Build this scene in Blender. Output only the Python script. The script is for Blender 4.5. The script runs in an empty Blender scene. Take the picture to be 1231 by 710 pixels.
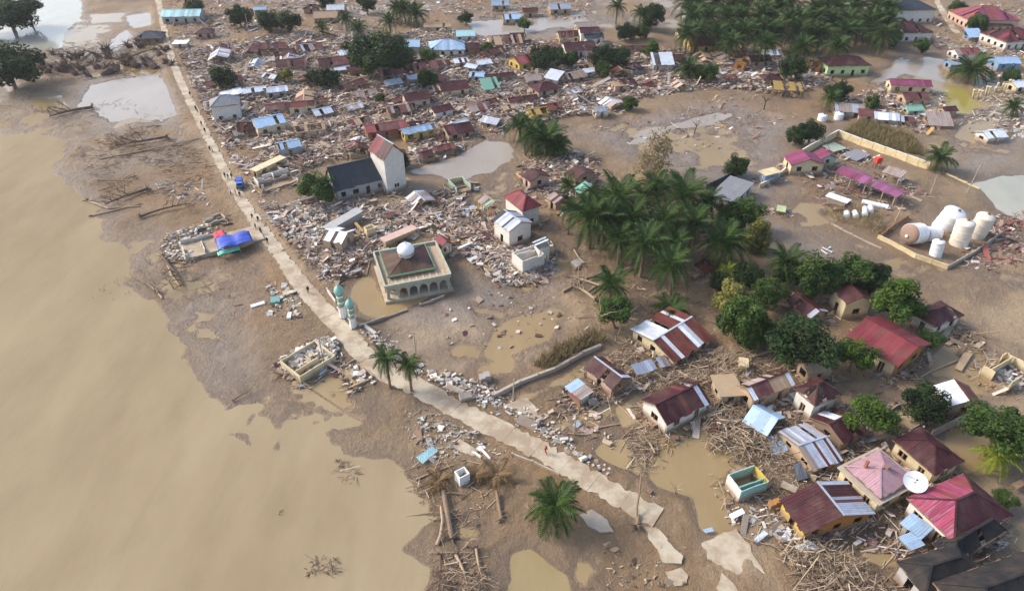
import bpy, math, random
import numpy as np
from mathutils import Vector, Matrix
R = math.radians
rnd = random.Random(7)
sc = bpy.context.scene
col = sc.collection

# ------------------------------------------------------------ camera, sky, sun, exposure
CAM_H, PITCH, FPX = 80.0, R(36.5), 832.0
cam = bpy.data.cameras.new('camera'); camo = bpy.data.objects.new('camera', cam); col.objects.link(camo)
cam.sensor_width = 36; cam.lens = 36 * FPX / 1231; cam.clip_start = 1; cam.clip_end = 12000
camo.location = (0, 0, CAM_H); camo.rotation_euler = (math.pi / 2 - PITCH, 0, 0)
sc.camera = camo
SUN_EL, SUN_AZ = R(37), R(-74)          # azimuth clockwise from +Y
world = bpy.data.worlds.new('World'); sc.world = world; world.use_nodes = True
wn = world.node_tree.nodes; bg = wn['Background']
sky = wn.new('ShaderNodeTexSky'); sky.sky_type = 'NISHITA'; sky.sun_disc = False
sky.sun_elevation = SUN_EL; sky.sun_rotation = SUN_AZ; sky.dust_density = 2.8; sky.air_density = 1.0
world.node_tree.links.new(sky.outputs[0], bg.inputs[0]); bg.inputs[1].default_value = 0.15
sl = bpy.data.lights.new('sun', 'SUN'); sl.energy = 1.5; sl.angle = R(16.0); sl.color = (1.0, 0.955, 0.895)
so = bpy.data.objects.new('sun', sl); col.objects.link(so)
sd_ = Vector((math.sin(SUN_AZ) * math.cos(SUN_EL), math.cos(SUN_AZ) * math.cos(SUN_EL), math.sin(SUN_EL)))
so.rotation_euler = sd_.to_track_quat('Z', 'Y').to_euler(); so.location = sd_ * 400
sc.view_settings.view_transform = 'Standard'; sc.view_settings.look = 'None'
sc.view_settings.exposure = 1.0; sc.view_settings.gamma = 1.0

# ------------------------------------------------------------ picture point -> place on the ground
CP, SP = math.cos(PITCH), math.sin(PITCH)
def P(px, py, z=0.0):
    u = (px - 615.5) / FPX; v = (py - 355) / FPX
    d = (u, CP - v * SP, -SP - v * CP); t = (z - CAM_H) / d[2]
    return Vector((d[0] * t, d[1] * t, z))
def ppm(py):                             # pixels per metre at that row
    return FPX * (SP + (py - 355) / FPX * CP) / CAM_H

# ------------------------------------------------------------ terrain fields
def lattice(seed):
    g = np.random.RandomState(seed).rand(256, 256)
    def f(x, y):
        xi = np.floor(x).astype(int); yi = np.floor(y).astype(int); fx = x - xi; fy = y - yi
        fx = fx * fx * (3 - 2 * fx); fy = fy * fy * (3 - 2 * fy)
        a = g[xi % 256, yi % 256]; b = g[(xi + 1) % 256, yi % 256]; c = g[xi % 256, (yi + 1) % 256]; d = g[(xi + 1) % 256, (yi + 1) % 256]
        return (a * (1 - fx) + b * fx) * (1 - fy) + (c * (1 - fx) + d * fx) * fy
    return f
LAT = lattice(3)
def fbm(x, y, s, o=4, k=0):
    r = 0; a = .5; t = 0
    for i in range(o):
        r = r + a * LAT(x / s + 17.3 * i + 31 * k, y / s + 9.1 * i + 57 * k); t += a; a *= .5; s *= .5
    return r / t
def poly_ground(pts): return np.array([P(*p)[:2] for p in pts])
def sdf(x, y, poly, reach=8.0):
    """signed distance, negative inside; points far outside get `reach`"""
    out = np.full(x.shape, reach)
    m = (x > poly[:, 0].min() - reach) & (x < poly[:, 0].max() + reach) & (y > poly[:, 1].min() - reach) & (y < poly[:, 1].max() + reach)
    if not m.any(): return out
    X, Y = x[m], y[m]; d2 = np.full(X.shape, 1e9); ins = np.zeros(X.shape, bool); n = len(poly)
    for i in range(n):
        ax, ay = poly[i]; bx, by = poly[(i + 1) % n]; ex, ey = bx - ax, by - ay
        t = np.clip(((X - ax) * ex + (Y - ay) * ey) / (ex * ex + ey * ey + 1e-9), 0, 1)
        d2 = np.minimum(d2, (X - ax - t * ex) ** 2 + (Y - ay - t * ey) ** 2)
        c = (ay > Y) != (by > Y)
        with np.errstate(divide='ignore', invalid='ignore'):
            ins ^= c & (X < ex * (Y - ay) / (ey if ey else 1e-9) + ax)
    s = np.sqrt(d2); s[ins] *= -1
    out[m] = np.minimum(s, reach); return out
def line_dist(x, y, pts, reach=9.0):
    out = np.full(x.shape, reach); d2 = np.full(x.shape, reach ** 2)
    for i in range(len(pts) - 1):
        ax, ay = pts[i]; bx, by = pts[i + 1]; ex, ey = bx - ax, by - ay
        t = np.clip(((x - ax) * ex + (y - ay) * ey) / (ex * ex + ey * ey + 1e-9), 0, 1)
        d2 = np.minimum(d2, (x - ax - t * ex) ** 2 + (y - ay - t * ey) ** 2)
    return np.sqrt(d2)

RIVER = [(-260, 60), (-120, 120), (0, 163), (46, 157), (80, 172), (62, 205), (104, 236), (132, 268), (122, 286), (158, 303), (166, 330), (148, 343), (182, 366),
         (204, 379), (200, 396), (216, 420), (228, 442), (252, 462), (262, 478), (270, 508), (281, 531), (290, 542), (296, 552), (318, 546), (341, 541), (361, 545), (344, 556), (337, 548), (338, 520),
         (345, 508), (357, 504), (376, 510), (399, 530), (414, 545), (437, 546), (457, 552), (488, 561), (500, 591), (516, 622), (503, 640), (478, 655), (468, 668), (492, 668), (506, 684), (508, 712), (500, 800), (480, 1100), (-900, 1100), (-900, 300)]
PONDS = {
 'upper_left': [(-60, 0), (26, -8), (98, -8), (96, 24), (76, 40), (74, 58), (28, 62), (-20, 50)],
 'upper_left_b': [(108, 18), (150, 16), (146, 26), (112, 28)], 'upper_left_c': [(133, 48), (152, 36), (158, 44), (140, 62), (128, 66)],
 'tan': [(588, 404), (603, 389), (628, 379), (664, 367), (674, 376), (669, 396), (648, 414), (618, 427), (598, 433), (585, 422)],
 'mosque_a': [(430, 334), (444, 328), (452, 348), (464, 360), (540, 342), (548, 350), (500, 366), (456, 381), (434, 378), (424, 356)],
 'small_a': [(531, 426), (553, 413), (573, 415), (570, 427), (546, 432)],
 'channel': [(620, 482), (650, 464), (700, 441), (718, 438), (690, 456), (652, 474), (628, 486)],
 'pool_a': [(706, 544), (733, 529), (756, 531), (769, 557), (766, 572), (754, 567), (741, 564), (723, 554)],
 'pool_b': [(656, 518), (680, 500), (708, 494), (716, 499), (694, 508), (674, 521)],
 'pool_c': [(740, 490), (770, 478), (792, 482), (776, 500), (748, 512)],
 'pool_d': [(781, 556), (800, 530), (828, 518), (840, 534), (857, 551), (849, 568), (866, 598), (871, 626), (853, 630), (842, 615), (811, 593), (788, 573)],
 'pool_e': [(615, 664), (637, 657), (658, 672), (678, 692), (684, 730), (612, 730), (612, 687)],
 'pool_f': [(1030, 664), (1048, 650), (1083, 657), (1086, 672), (1063, 684), (1040, 676)],
 'pool_g': [(1112, 432), (1150, 405), (1172, 414), (1178, 432), (1150, 452), (1122, 452)],
 'pool_h': [(740, 398), (772, 385), (790, 402), (768, 416), (745, 412)],
 'pool_i': [(752, 408), (778, 396), (782, 408), (758, 418)],
 'strip': [(753, 175), (774, 157), (827, 145), (862, 136), (879, 138), (856, 150), (812, 155), (791, 168)],
 'strip_b': [(729, 157), (748, 147), (757, 150), (740, 160)],
 'strip_c': [(850, 178), (882, 163), (892, 164), (872, 176)],
 'church_pool': [(492, 206), (520, 197), (548, 188), (583, 168), (609, 173), (620, 190), (598, 202), (583, 207), (568, 212), (552, 222), (532, 212)],
 'right_up': [(1045, 99), (1083, 75), (1114, 68), (1141, 73), (1124, 80), (1132, 98), (1116, 94), (1090, 88), (1063, 99)],
 'blue': [(1172, 222), (1200, 212), (1260, 208), (1290, 240), (1231, 268), (1200, 252)],
 'top_mid': [(560, 26), (600, 24), (650, 22), (706, 20), (690, 30), (640, 38), (600, 46), (572, 42)],
 'grey_right': [(1150, 165), (1168, 142), (1196, 140), (1190, 156), (1172, 172)],
 'ruin_pool': [(636, 318), (668, 308), (690, 322), (664, 336), (640, 338)],
 'edge_right': [(1120, 466), (1176, 438), (1190, 452), (1170, 462), (1190, 476), (1150, 474)],
 'low_mid': [(540, 640), (556, 632), (572, 640), (560, 650)],
 'yellow': [(1136, 106), (1157, 107), (1176, 127), (1164, 138), (1143, 130)],
 'flat_a': [(108, 104), (136, 96), (160, 94), (188, 92), (206, 108), (214, 138), (190, 146), (160, 140), (132, 148), (118, 136), (96, 128)], 'flat_b': [(30, 120), (70, 116), (80, 126), (50, 134)], 'flat_c': [(150, 20), (186, 14), (188, 30), (160, 34)],
 'back_a': [(40, -30), (150, -30), (140, -12), (60, -12)], 'back_b': [(-30, 66), (16, 70), (10, 78), (-30, 78)],
}
PONDG = {k: poly_ground(v) for k, v in PONDS.items()}
RIVG = poly_ground(RIVER)
ROAD = [(176, -40), (190, 0), (198, 40), (204, 62), (216, 95), (240, 145), (262, 190), (281, 225), (298, 251), (325, 290), (351, 326), (373, 355), (398, 381), (424, 410), (450, 440), (498, 463), (542, 488), (590, 512), (642, 537), (700, 571), (758, 604), (796, 624)]
ROADG = np.array([P(*p, .6)[:2] for p in ROAD])
ROAD2 = [(1092, -60), (1116, -20), (1130, 8), (1143, 30), (1158, 48)]
ROAD2G = np.array([P(*p, .6)[:2] for p in ROAD2])
SANDY = [poly_ground(p) for p in ([(1180, 384), (1260, 350), (1270, 430), (1200, 420)], [(470, 395), (600, 380), (680, 360), (690, 385), (640, 430), (560, 440), (500, 430)],
         [(1140, 450), (1231, 430), (1260, 500), (1190, 500)], [(230, 150), (300, 230), (380, 330), (360, 335), (280, 240)], [(850, 640), (900, 630), (930, 710), (860, 690)])]
GREYS = [poly_ground(p) for p in ([(95, 88), (190, 82), (222, 150), (130, 160), (80, 120)], [(690, 160), (880, 120), (960, 150), (940, 260), (1000, 300), (1060, 340), (960, 320), (860, 230)], [(1150, 100), (1240, 90), (1240, 210), (1150, 210)],
         [(560, 20), (720, 20), (700, 46), (600, 50)], [(450, 370), (600, 330), (690, 330), (640, 370), (540, 440), (480, 430)], [(200, 370), (290, 350), (300, 430), (270, 500), (230, 420)])]
LOW = [poly_ground(p) for p in ([(-60, 40), (100, 20), (195, 60), (225, 150), (120, 165), (-60, 140)], [(1080, 60), (1240, 110), (1240, 200), (1150, 200), (1060, 100)], [(480, 215), (580, 160), (640, 180), (620, 240), (560, 260), (500, 240)], [(640, 490), (720, 430), (900, 480), (880, 640), (760, 590)], [(1100, 400), (1200, 400), (1240, 480), (1180, 520), (1100, 460)], [(560, 630), (700, 640), (860, 720), (560, 730)], [(980, 420), (1080, 450), (1060, 490), (1000, 480)], [(540, 14), (720, 14), (700, 48), (580, 52)], [(700, 160), (900, 120), (900, 190), (720, 190)], [(560, 290), (700, 300), (690, 350), (560, 350)])]
def fields(x, y):
    x = np.asarray(x, float); y = np.asarray(y, float)
    n1 = fbm(x, y, 14, 4); n2 = fbm(x, y, 3.0, 3, 1); n3 = fbm(x, y, 40, 3, 2)
    n4 = fbm(x, y, 19, 4, 7)
    h = .34 - .13 * np.clip(1 - np.abs(n4 - .5) * 26, 0, 1) + (n1 - .5) * 1.25 + (n2 - .5) * .42 + (n3 - .5) * .5
    for pg in LOW: h = h - .25 * np.clip(-sdf(x, y, pg, 8) / 8 + .4, 0, 1)
    wig = (fbm(x, y, 5, 4, 3) - .5) * 4.5
    rs = sdf(x, y, RIVG, 40.0) + wig * 1.2
    h = np.where(h < 0, h * .5, h)
    h = np.minimum(h, np.clip(rs * .085, -1.2, 3))
    h = np.where(rs > 10, h, h)
    for k, pg in PONDG.items():
        s = sdf(x, y, pg, 9.0) + wig * .75
        h = np.minimum(h, np.clip(s * .11 + (n2 - .5) * .12, -.35, 3))
    rd = np.minimum(line_dist(x, y, ROADG), line_dist(x, y, ROAD2G))
    w = np.clip((5.5 - rd) / 3.0, 0, 1); w = w * w * (3 - 2 * w)
    h = h * (1 - w) + (.50 + np.clip((rd - 1.1) / 1.5, 0, 1) * np.clip(n2 - .42, 0, 1) * 1.0) * w
    sand = np.zeros_like(h); grey = np.zeros_like(h)
    for pg in SANDY: sand = np.maximum(sand, np.clip((-sdf(x, y, pg, 9) + wig) / 4 + .5, 0, 1))
    for pg in GREYS: grey = np.maximum(grey, np.clip((-sdf(x, y, pg, 12) + 2 * wig) / 9 + .4, 0, 1))
    wet = np.clip(1 - h / .34, 0, 1)
    return h, wet, sand, grey, rs
def hgt(x, y): return float(fields(np.array([x]), np.array([y]))[0][0])
def G(px, py):                            # place on the terrain seen at a picture point
    p = P(px, py, .4); p.z = hgt(p.x, p.y); return p

# ------------------------------------------------------------ materials
MATS = {}
def s2l(c): return tuple(((v / 255) / 12.92 if v <= 10 else ((v / 255 + .055) / 1.055) ** 2.4) for v in c)
class NT:
    def __init__(s, name):
        s.m = bpy.data.materials.new(name); s.m.use_nodes = True; s.t = s.m.node_tree; s.b = s.t.nodes['Principled BSDF']
        MATS[name] = s.m
    def n(s, kind, **kw):
        x = s.t.nodes.new('ShaderNode' + kind)
        for k, v in kw.items():
            if isinstance(k, str) and hasattr(x, k): setattr(x, k, v)
        return x
    def l(s, a, b): s.t.links.new(a, b)
    def noise(s, vec, scale, detail=4, rough=.6):
        x = s.n('TexNoise'); x.inputs['Scale'].default_value = scale; x.inputs['Detail'].default_value = detail; x.inputs['Roughness'].default_value = rough
        if vec is not None: s.l(vec, x.inputs['Vector'])
        return x.outputs[0]
    def ramp(s, fac, a, b, ca=(0, 0, 0, 1), cb=(1, 1, 1, 1)):
        x = s.n('ValToRGB'); e = x.color_ramp.elements; e[0].position = a; e[1].position = b; e[0].color = ca; e[1].color = cb
        s.l(fac, x.inputs[0]); return x.outputs[0]
    def mix(s, fac, a, b, mode='MIX'):
        x = s.n('Mix'); x.data_type = 'RGBA'; x.blend_type = mode
        for i, v in ((0, fac), (6, a), (7, b)):
            if hasattr(v, 'is_linked') or hasattr(v, 'links'): s.l(v, x.inputs[i])
            elif i == 0: x.inputs[0].default_value = v
            else: x.inputs[i].default_value = (*v[:3], 1)
        return x.outputs[2]
    def math(s, op, a, b=0.0, clamp=False):
        x = s.n('Math'); x.operation = op; x.use_clamp = clamp
        for i, v in ((0, a), (1, b)):
            if hasattr(v, 'links'): s.l(v, x.inputs[i])
            else: x.inputs[i].default_value = v
        return x.outputs[0]
    def bump(s, h, strength=.3, dist=.05):
        x = s.n('Bump'); x.inputs['Strength'].default_value = strength; x.inputs['Distance'].default_value = dist
        s.l(h, x.inputs['Height']); s.l(x.outputs[0], s.b.inputs['Normal'])
    def pos(s): return s.n('NewGeometry').outputs['Position']
    def rand(s): return s.n('ObjectInfo').outputs['Random']
    def attr(s, name):
        x = s.n('Attribute'); x.attribute_name = name; return x
MUD = s2l((150, 124, 96))
def plain(name, rgb, rough=.8, var=.25, scale=1.2, metal=0.0, dirt=.3, bump=.2):
    k = NT(name); c = s2l(rgb); p = k.pos()
    a = k.noise(p, scale, 5); c2 = tuple(v * (1 - var) for v in c); c3 = tuple(min(1, v * (1 + var)) for v in c)
    o = k.mix(a, c2, c3)
    if dirt: o = k.mix(k.math('MULTIPLY', k.ramp(k.noise(p, .45, 6, .7), .42, .68), dirt), o, MUD)
    k.l(o, k.b.inputs['Base Color']); k.b.inputs['Roughness'].default_value = rough; k.b.inputs['Metallic'].default_value = metal
    if bump: k.bump(k.noise(p, scale * 6, 3), bump, .04)
    return k.m
def wallmat(name, rgb, top=1.3):
    """painted wall with a ragged mud line left by the flood"""
    k = NT(name); c = s2l(rgb); oc = k.n('TexCoord').outputs['Object']; sep = k.n('SeparateXYZ'); k.l(oc, sep.inputs[0]); p = k.pos()
    o = k.mix(k.noise(p, .8, 5), tuple(v * .72 for v in c), c)
    z = k.math('ADD', sep.outputs[2], k.math('MULTIPLY', k.noise(p, .9, 5, .7), 1.4))
    f = k.ramp(k.math('MULTIPLY', z, .4), (top + .2) * .4, (top + 1.1) * .4, (1, 1, 1, 1), (0, 0, 0, 1))
    o = k.mix(k.math('MULTIPLY', f, .85), o, s2l((142, 118, 92)))
    o = k.mix(k.math('MULTIPLY', k.ramp(k.noise(p, 1.7, 6, .75), .55, .75), .55), o, s2l((110, 95, 80)))
    k.l(o, k.b.inputs['Base Color']); k.b.inputs['Roughness'].default_value = .85; k.bump(k.noise(p, 5, 4), .25, .05); return k.m
def roofmat(name, rgb, rust=None, rustamt=.3, dust=.3, rough=.45, metal=.0, tone=.3):
    """corrugated sheet: ribs down the slope, streaks, rust and dried mud, each sheet its own tone"""
    k = NT(name); c = s2l(rgb); uv = k.n('TexCoord').outputs['UV']; sep = k.n('SeparateXYZ'); k.l(uv, sep.inputs[0]); p = k.pos()
    w = k.n('TexWave'); w.wave_type = 'BANDS'; w.bands_direction = 'X'; w.inputs['Scale'].default_value = .95; k.l(uv, w.inputs['Vector'])
    st = k.n('Mapping'); st.inputs['Scale'].default_value = (3.0, .35, 1); k.l(uv, st.inputs[0])
    o = k.mix(k.rand(), tuple(v * (1 - tone) for v in c), tuple(min(1, v * (1 + tone)) for v in c))
    o = k.mix(k.math('MULTIPLY', w.outputs['Fac'], .28), o, tuple(v * .55 for v in c))
    ns = k.n('TexNoise'); ns.inputs['Scale'].default_value = 1.0; ns.inputs['Detail'].default_value = 5; k.l(st.outputs[0], ns.inputs['Vector'])
    if rust: o = k.mix(k.math('MULTIPLY', k.ramp(ns.outputs[0], .5, .66), rustamt), o, s2l(rust))
    o = k.mix(k.math('MULTIPLY', k.ramp(k.noise(p, .35, 6, .72), .46, .68), dust), o, s2l((150, 128, 108)))
    o = k.mix(k.math('MULTIPLY', k.ramp(k.noise(p, 1.4, 5, .7), .5, .74), .45), o, tuple(v * .45 for v in c))
    k.l(o, k.b.inputs['Base Color']); k.b.inputs['Roughness'].default_value = rough + .15; k.b.inputs['Specular IOR Level'].default_value = .3; k.b.inputs['Metallic'].default_value = metal
    k.bump(w.outputs['Fac'], .35, .05); return k.m

# ground
k = NT('mud'); p = k.pos(); A = k.attr('mask'); sp = k.n('SeparateColor'); k.l(A.outputs['Color'], sp.inputs[0]); wet, sand, grey = sp.outputs[0], sp.outputs[1], sp.outputs[2]
o = k.mix(k.ramp(k.noise(p, .055, 8, .62), .36, .66), s2l((114, 95, 72)), s2l((156, 132, 101)))
o = k.mix(k.ramp(k.noise(p, .022, 4), .45, .62), o, k.mix(k.noise(p, .3, 6), s2l((122, 94, 63)), s2l((150, 121, 85))))
o = k.mix(k.math('MULTIPLY', grey, .8), o, k.mix(k.noise(p, .12, 7, .65), s2l((116, 104, 93)), s2l((156, 143, 131))))
o = k.mix(k.math('MULTIPLY', sand, .75), o, k.mix(k.noise(p, .25, 6), s2l((156, 133, 104)), s2l((182, 158, 126))))
o = k.mix(k.math('MULTIPLY', k.ramp(k.noise(p, .5, 8, .75), .5, .74), .42), o, s2l((98, 82, 66)))
o = k.mix(k.math('MULTIPLY', k.ramp(k.noise(p, 1.6, 6, .75), .56, .7), .5), o, s2l((186, 166, 142)))
o = k.mix(k.math('MULTIPLY', k.ramp(wet, .05, .75), .62), o, k.mix(k.noise(p, .2, 5), s2l((98, 80, 62)), s2l((124, 102, 80))))
o = k.mix(k.math('MULTIPLY', k.ramp(k.math('ADD', wet, k.math('MULTIPLY', k.math('SUBTRACT', k.noise(p, .9, 5, .7), .5), .35)), .90, 1.0), .7), o, s2l((160, 134, 102)))
k.l(o, k.b.inputs['Base Color'])
rg = k.math('SUBTRACT', .85, k.math('MULTIPLY', k.math('ADD', wet, k.math('MULTIPLY', k.math('MULTIPLY', grey, k.noise(p, .1, 4)), .7)), .58), True)
k.l(rg, k.b.inputs['Roughness'])
k.bump(k.math('ADD', k.noise(p, .8, 8, .7), k.math('MULTIPLY', k.noise(p, 4, 5, .7), .35)), .9, .9)
def water(name, a, b, rough=.12, bs=.03):
    k = NT(name); p = k.pos()
    mp = k.n('Mapping'); mp.inputs['Scale'].default_value = (1, .35, 1); mp.inputs['Rotation'].default_value = (0, 0, R(28)); k.l(p, mp.inputs[0])
    o = k.mix(k.ramp(k.noise(mp.outputs[0], .045, 7, .66), .36, .64), s2l(a), s2l(b))
    o = k.mix(k.math('MULTIPLY', k.ramp(k.noise(mp.outputs[0], .16, 7, .7), .52, .74), .35), o, tuple(v * .8 for v in s2l(a)))
    k.l(o, k.b.inputs['Base Color']); k.b.inputs['Roughness'].default_value = rough; k.b.inputs['IOR'].default_value = 1.33; k.b.inputs['Specular IOR Level'].default_value = .08 if rough > .3 else .5
    k.bump(k.noise(mp.outputs[0], .7, 4), .12, bs); return k.m
water('river_water', (138, 121, 94), (157, 140, 111), .6, .012)
water('flood_water', (138, 116, 80), (156, 136, 100), .10)
water('ochre_water', (142, 124, 88), (156, 139, 102), .12)
water('yellow_water', (140, 128, 62), (158, 142, 76), .12)
water('silt_water', (146, 134, 119), (160, 149, 134), .12)
water('grey_water', (150, 148, 132), (170, 166, 150), .12)
# painted and metal surfaces
k = NT('concrete'); p = k.pos()
o = k.mix(k.noise(p, .35, 7, .65), s2l((168, 154, 130)), s2l((202, 189, 164)))
o = k.mix(k.math('MULTIPLY', k.ramp(k.noise(p, .22, 8, .72), .42, .58), .85), o, s2l((150, 129, 104)))
o = k.mix(k.math('MULTIPLY', k.ramp(k.noise(p, 2.5, 6, .75), .58, .72), .5), o, s2l((126, 112, 96)))
k.l(o, k.b.inputs['Base Color']); k.b.inputs['Roughness'].default_value = .85; k.bump(k.noise(p, 6, 4), .2, .04)
k = NT('rubble'); a = k.attr('Col'); p = k.pos()
o = k.mix(k.noise(p, 3, 4), (.55, .5, .45), (1.15, 1.15, 1.15)); o = k.mix(1.0, a.outputs['Color'], o, 'MULTIPLY')
k.l(o, k.b.inputs['Base Color']); k.b.inputs['Roughness'].default_value = .85
def leafmat(name, dark, light, trans=.25):
    k = NT(name); a = k.attr('Col'); o = k.mix(a.outputs['Fac'], s2l(dark), s2l(light))
    o = k.mix(k.math('MULTIPLY', k.rand(), .35), o, s2l(dark))
    k.l(o, k.b.inputs['Base Color']); k.b.inputs['Roughness'].default_value = .65; k.b.inputs['Specular IOR Level'].default_value = .25
    tr = k.n('BsdfTranslucent'); k.l(o, tr.inputs[0]); mx = k.n('MixShader'); mx.inputs[0].default_value = trans
    k.l(k.b.outputs[0], mx.inputs[1]); k.l(tr.outputs[0], mx.inputs[2]); k.l(mx.outputs[0], k.t.nodes['Material Output'].inputs[0]); return k.m
leafmat('leaf_dark', (20, 36, 16), (62, 86, 36)); leafmat('leaf_mid', (32, 52, 20), (88, 114, 46)); leafmat('leaf_bright', (40, 66, 20), (104, 128, 46)); leafmat('leaf_yellow', (84, 88, 36), (166, 158, 84))
leafmat('frond_green', (28, 48, 19), (86, 114, 46)); leafmat('frond_yellow', (90, 108, 22), (178, 186, 66)); leafmat('frond_dead', (104, 82, 54), (156, 128, 90)); leafmat('leaf_dry', (120, 104, 70), (176, 160, 120))
plain('bark', (126, 106, 86), .9, .35, 2); plain('driftwood', (164, 142, 116), .9, .35, 1.5); plain('dead_dark', (88, 72, 60), .9, .35, 2, dirt=.4); plain('char', (34, 30, 30), .9, .3, 2, dirt=0)
W_ = dict(white=(226, 220, 208), cream=(222, 204, 164), tan=(188, 164, 136), pink=(208, 176, 158), yellow=(204, 174, 84), orange=(190, 126, 52), mint=(170, 196, 178), teal=(146, 184, 176), grey=(176, 174, 170), blue=(120, 158, 190), brick=(158, 98, 74), plank=(134, 112, 92), lime=(196, 222, 160), rosewood=(150, 84, 84))
for n_, c_ in W_.items(): wallmat('w_' + n_, c_, .95)
roofmat('maroon', (67, 28, 32), (50, 24, 26), .6, .2); roofmat('maroon_pale', (105, 60, 59), (92, 46, 44), .5, .4); roofmat('red', (116, 46, 52), (108, 46, 50), .4, .2, .5)
roofmat('rust', (100, 49, 41), (82, 40, 34), .6, .25); roofmat('rosered', (140, 73, 73), (150, 74, 70), .4, .3); roofmat('zinc', (186, 194, 206), (124, 84, 72), .35, .28, .38, .25); roofmat('zinc_blue', (160, 186, 210), (150, 170, 190), .4, .2, .4, .15)
roofmat('zinc_white', (216, 222, 228), (176, 160, 150), .3, .2, .4, .1); roofmat('zinc_old', (164, 150, 142), (110, 66, 56), .6, .4, .5); roofmat('mauve', (172, 136, 142), (150, 116, 120), .4, .25, .55, 0, .08); roofmat('pinkred', (140, 56, 80), (160, 112, 134), .7, .12, .5, 0, .3)
roofmat('magenta', (128, 60, 89), (136, 60, 84), .4, .25, .5); roofmat('purple', (138, 82, 118), (136, 76, 112), .4, .2, .5); plain('black', (22, 21, 22), .85, .3, .8, dirt=.12, bump=.1); roofmat('slate', (52, 60, 67), (54, 62, 68), .4, .1, .5, 0, .08); roofmat('slate_blue', (46, 59, 75), (50, 60, 74), .4, .15)
roofmat('brown', (83, 62, 48), (80, 60, 48), .4, .2, .6); roofmat('grey_sheet', (132, 134, 138), (110, 108, 106), .4, .25, .5, 0, .08); roofmat('mint_sheet', (140, 196, 172), (120, 160, 140), .4, .3); roofmat('tan_sheet', (176, 148, 118), (136, 104, 80), .5, .45); roofmat('teal_sheet', (164, 204, 206), (140, 170, 170), .4, .2); roofmat('yellow_sheet', (166, 138, 72), (160, 110, 40), .4, .3)
plain('pale_green', (168, 170, 150), .8, .2, .8, dirt=.4); plain('timber', (128, 102, 80), .9, .35, 2); plain('white_paint', (232, 230, 224), .6, .15, .8, dirt=.2); plain('cream_paint', (212, 194, 150), .75, .2, .6, dirt=.45); plain('green_trim', (98, 146, 114), .6, .2, 1, dirt=.2); plain('teal_tile', (136, 184, 170), .5, .2, 1, dirt=.25)
plain('dome_white', (238, 236, 234), .35, .06, .5, dirt=.06, bump=0); plain('tank_white', (232, 232, 232), .4, .1, .5, dirt=.2, bump=.05); plain('tank_cream', (222, 212, 194), .5, .12, .7, dirt=.35, bump=.1); plain('tank_rust', (138, 112, 98), .7, .25, .6, dirt=.5)
plain('blue_tarp', (40, 72, 170), .5, .25, .5, dirt=.04, bump=.3); plain('red_cloth', (214, 60, 80), .7, .25, 1, dirt=.08); plain('aqua_tarp', (110, 214, 184), .6, .2, 1, dirt=.12); plain('dark_glass', (34, 34, 38), .25, .2, 1, dirt=.15, bump=0); plain('red_paint', (206, 60, 44), .5, .2, 1, dirt=.2)
plain('dish_white', (226, 228, 232), .5, .08, 1, dirt=.12, bump=0); plain('stone', (170, 158, 142), .9, .25, 1.2); plain('rubber', (30, 30, 32), .8, .2, 2, dirt=.2); plain('truck_blue', (40, 100, 178), .4, .1, 1, dirt=.15, bump=0); plain('mud_roof', (164, 142, 112), .9, .25, .5)
plain('skin', (126, 88, 66), .6, .1, 3, dirt=0, bump=0); plain('hair', (24, 20, 18), .7, .1, 3, dirt=0, bump=0)
for n_, c_ in dict(c_dark=(48, 46, 52), c_red=(196, 40, 54), c_white=(216, 214, 208), c_blue=(60, 84, 130), c_green=(70, 96, 70), c_brown=(110, 84, 66)).items(): plain(n_, c_, .8, .15, 4, dirt=0, bump=0)

# ------------------------------------------------------------ mesh helpers
def obj_from(name, V, F, mat=None, parent=None, mi=None, uv=None, smooth=False, kind=None):
    me = bpy.data.meshes.new(name); me.from_pydata([tuple(v) for v in V], [], F)
    for m in (mat if isinstance(mat, (list, tuple)) else [mat]):
        if m: me.materials.append(MATS[m] if isinstance(m, str) else m)
    if mi is not None: me.polygons.foreach_set('material_index', mi)
    if uv is not None:
        l = me.uv_layers.new(name='UVMap'); l.data.foreach_set('uv', np.array(uv, np.float32).ravel())
    if smooth: me.polygons.foreach_set('use_smooth', [True] * len(me.polygons))
    o = bpy.data.objects.new(name, me); col.objects.link(o)
    if parent: o.parent = parent
    if kind: o['kind'] = kind
    return o
def tag(o, label, cat, group=None, kind=None):
    o['label'] = label
    if cat: o['category'] = cat
    if group: o['group'] = group
    if kind: o['kind'] = kind
    return o
def empty(name, loc, rz=0.0, label=None, cat=None, group=None):
    o = bpy.data.objects.new(name, None); col.objects.link(o); o.location = loc; o.rotation_euler = (0, 0, rz); o.empty_display_size = .5
    if label: tag(o, label, cat, group)
    return o
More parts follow.
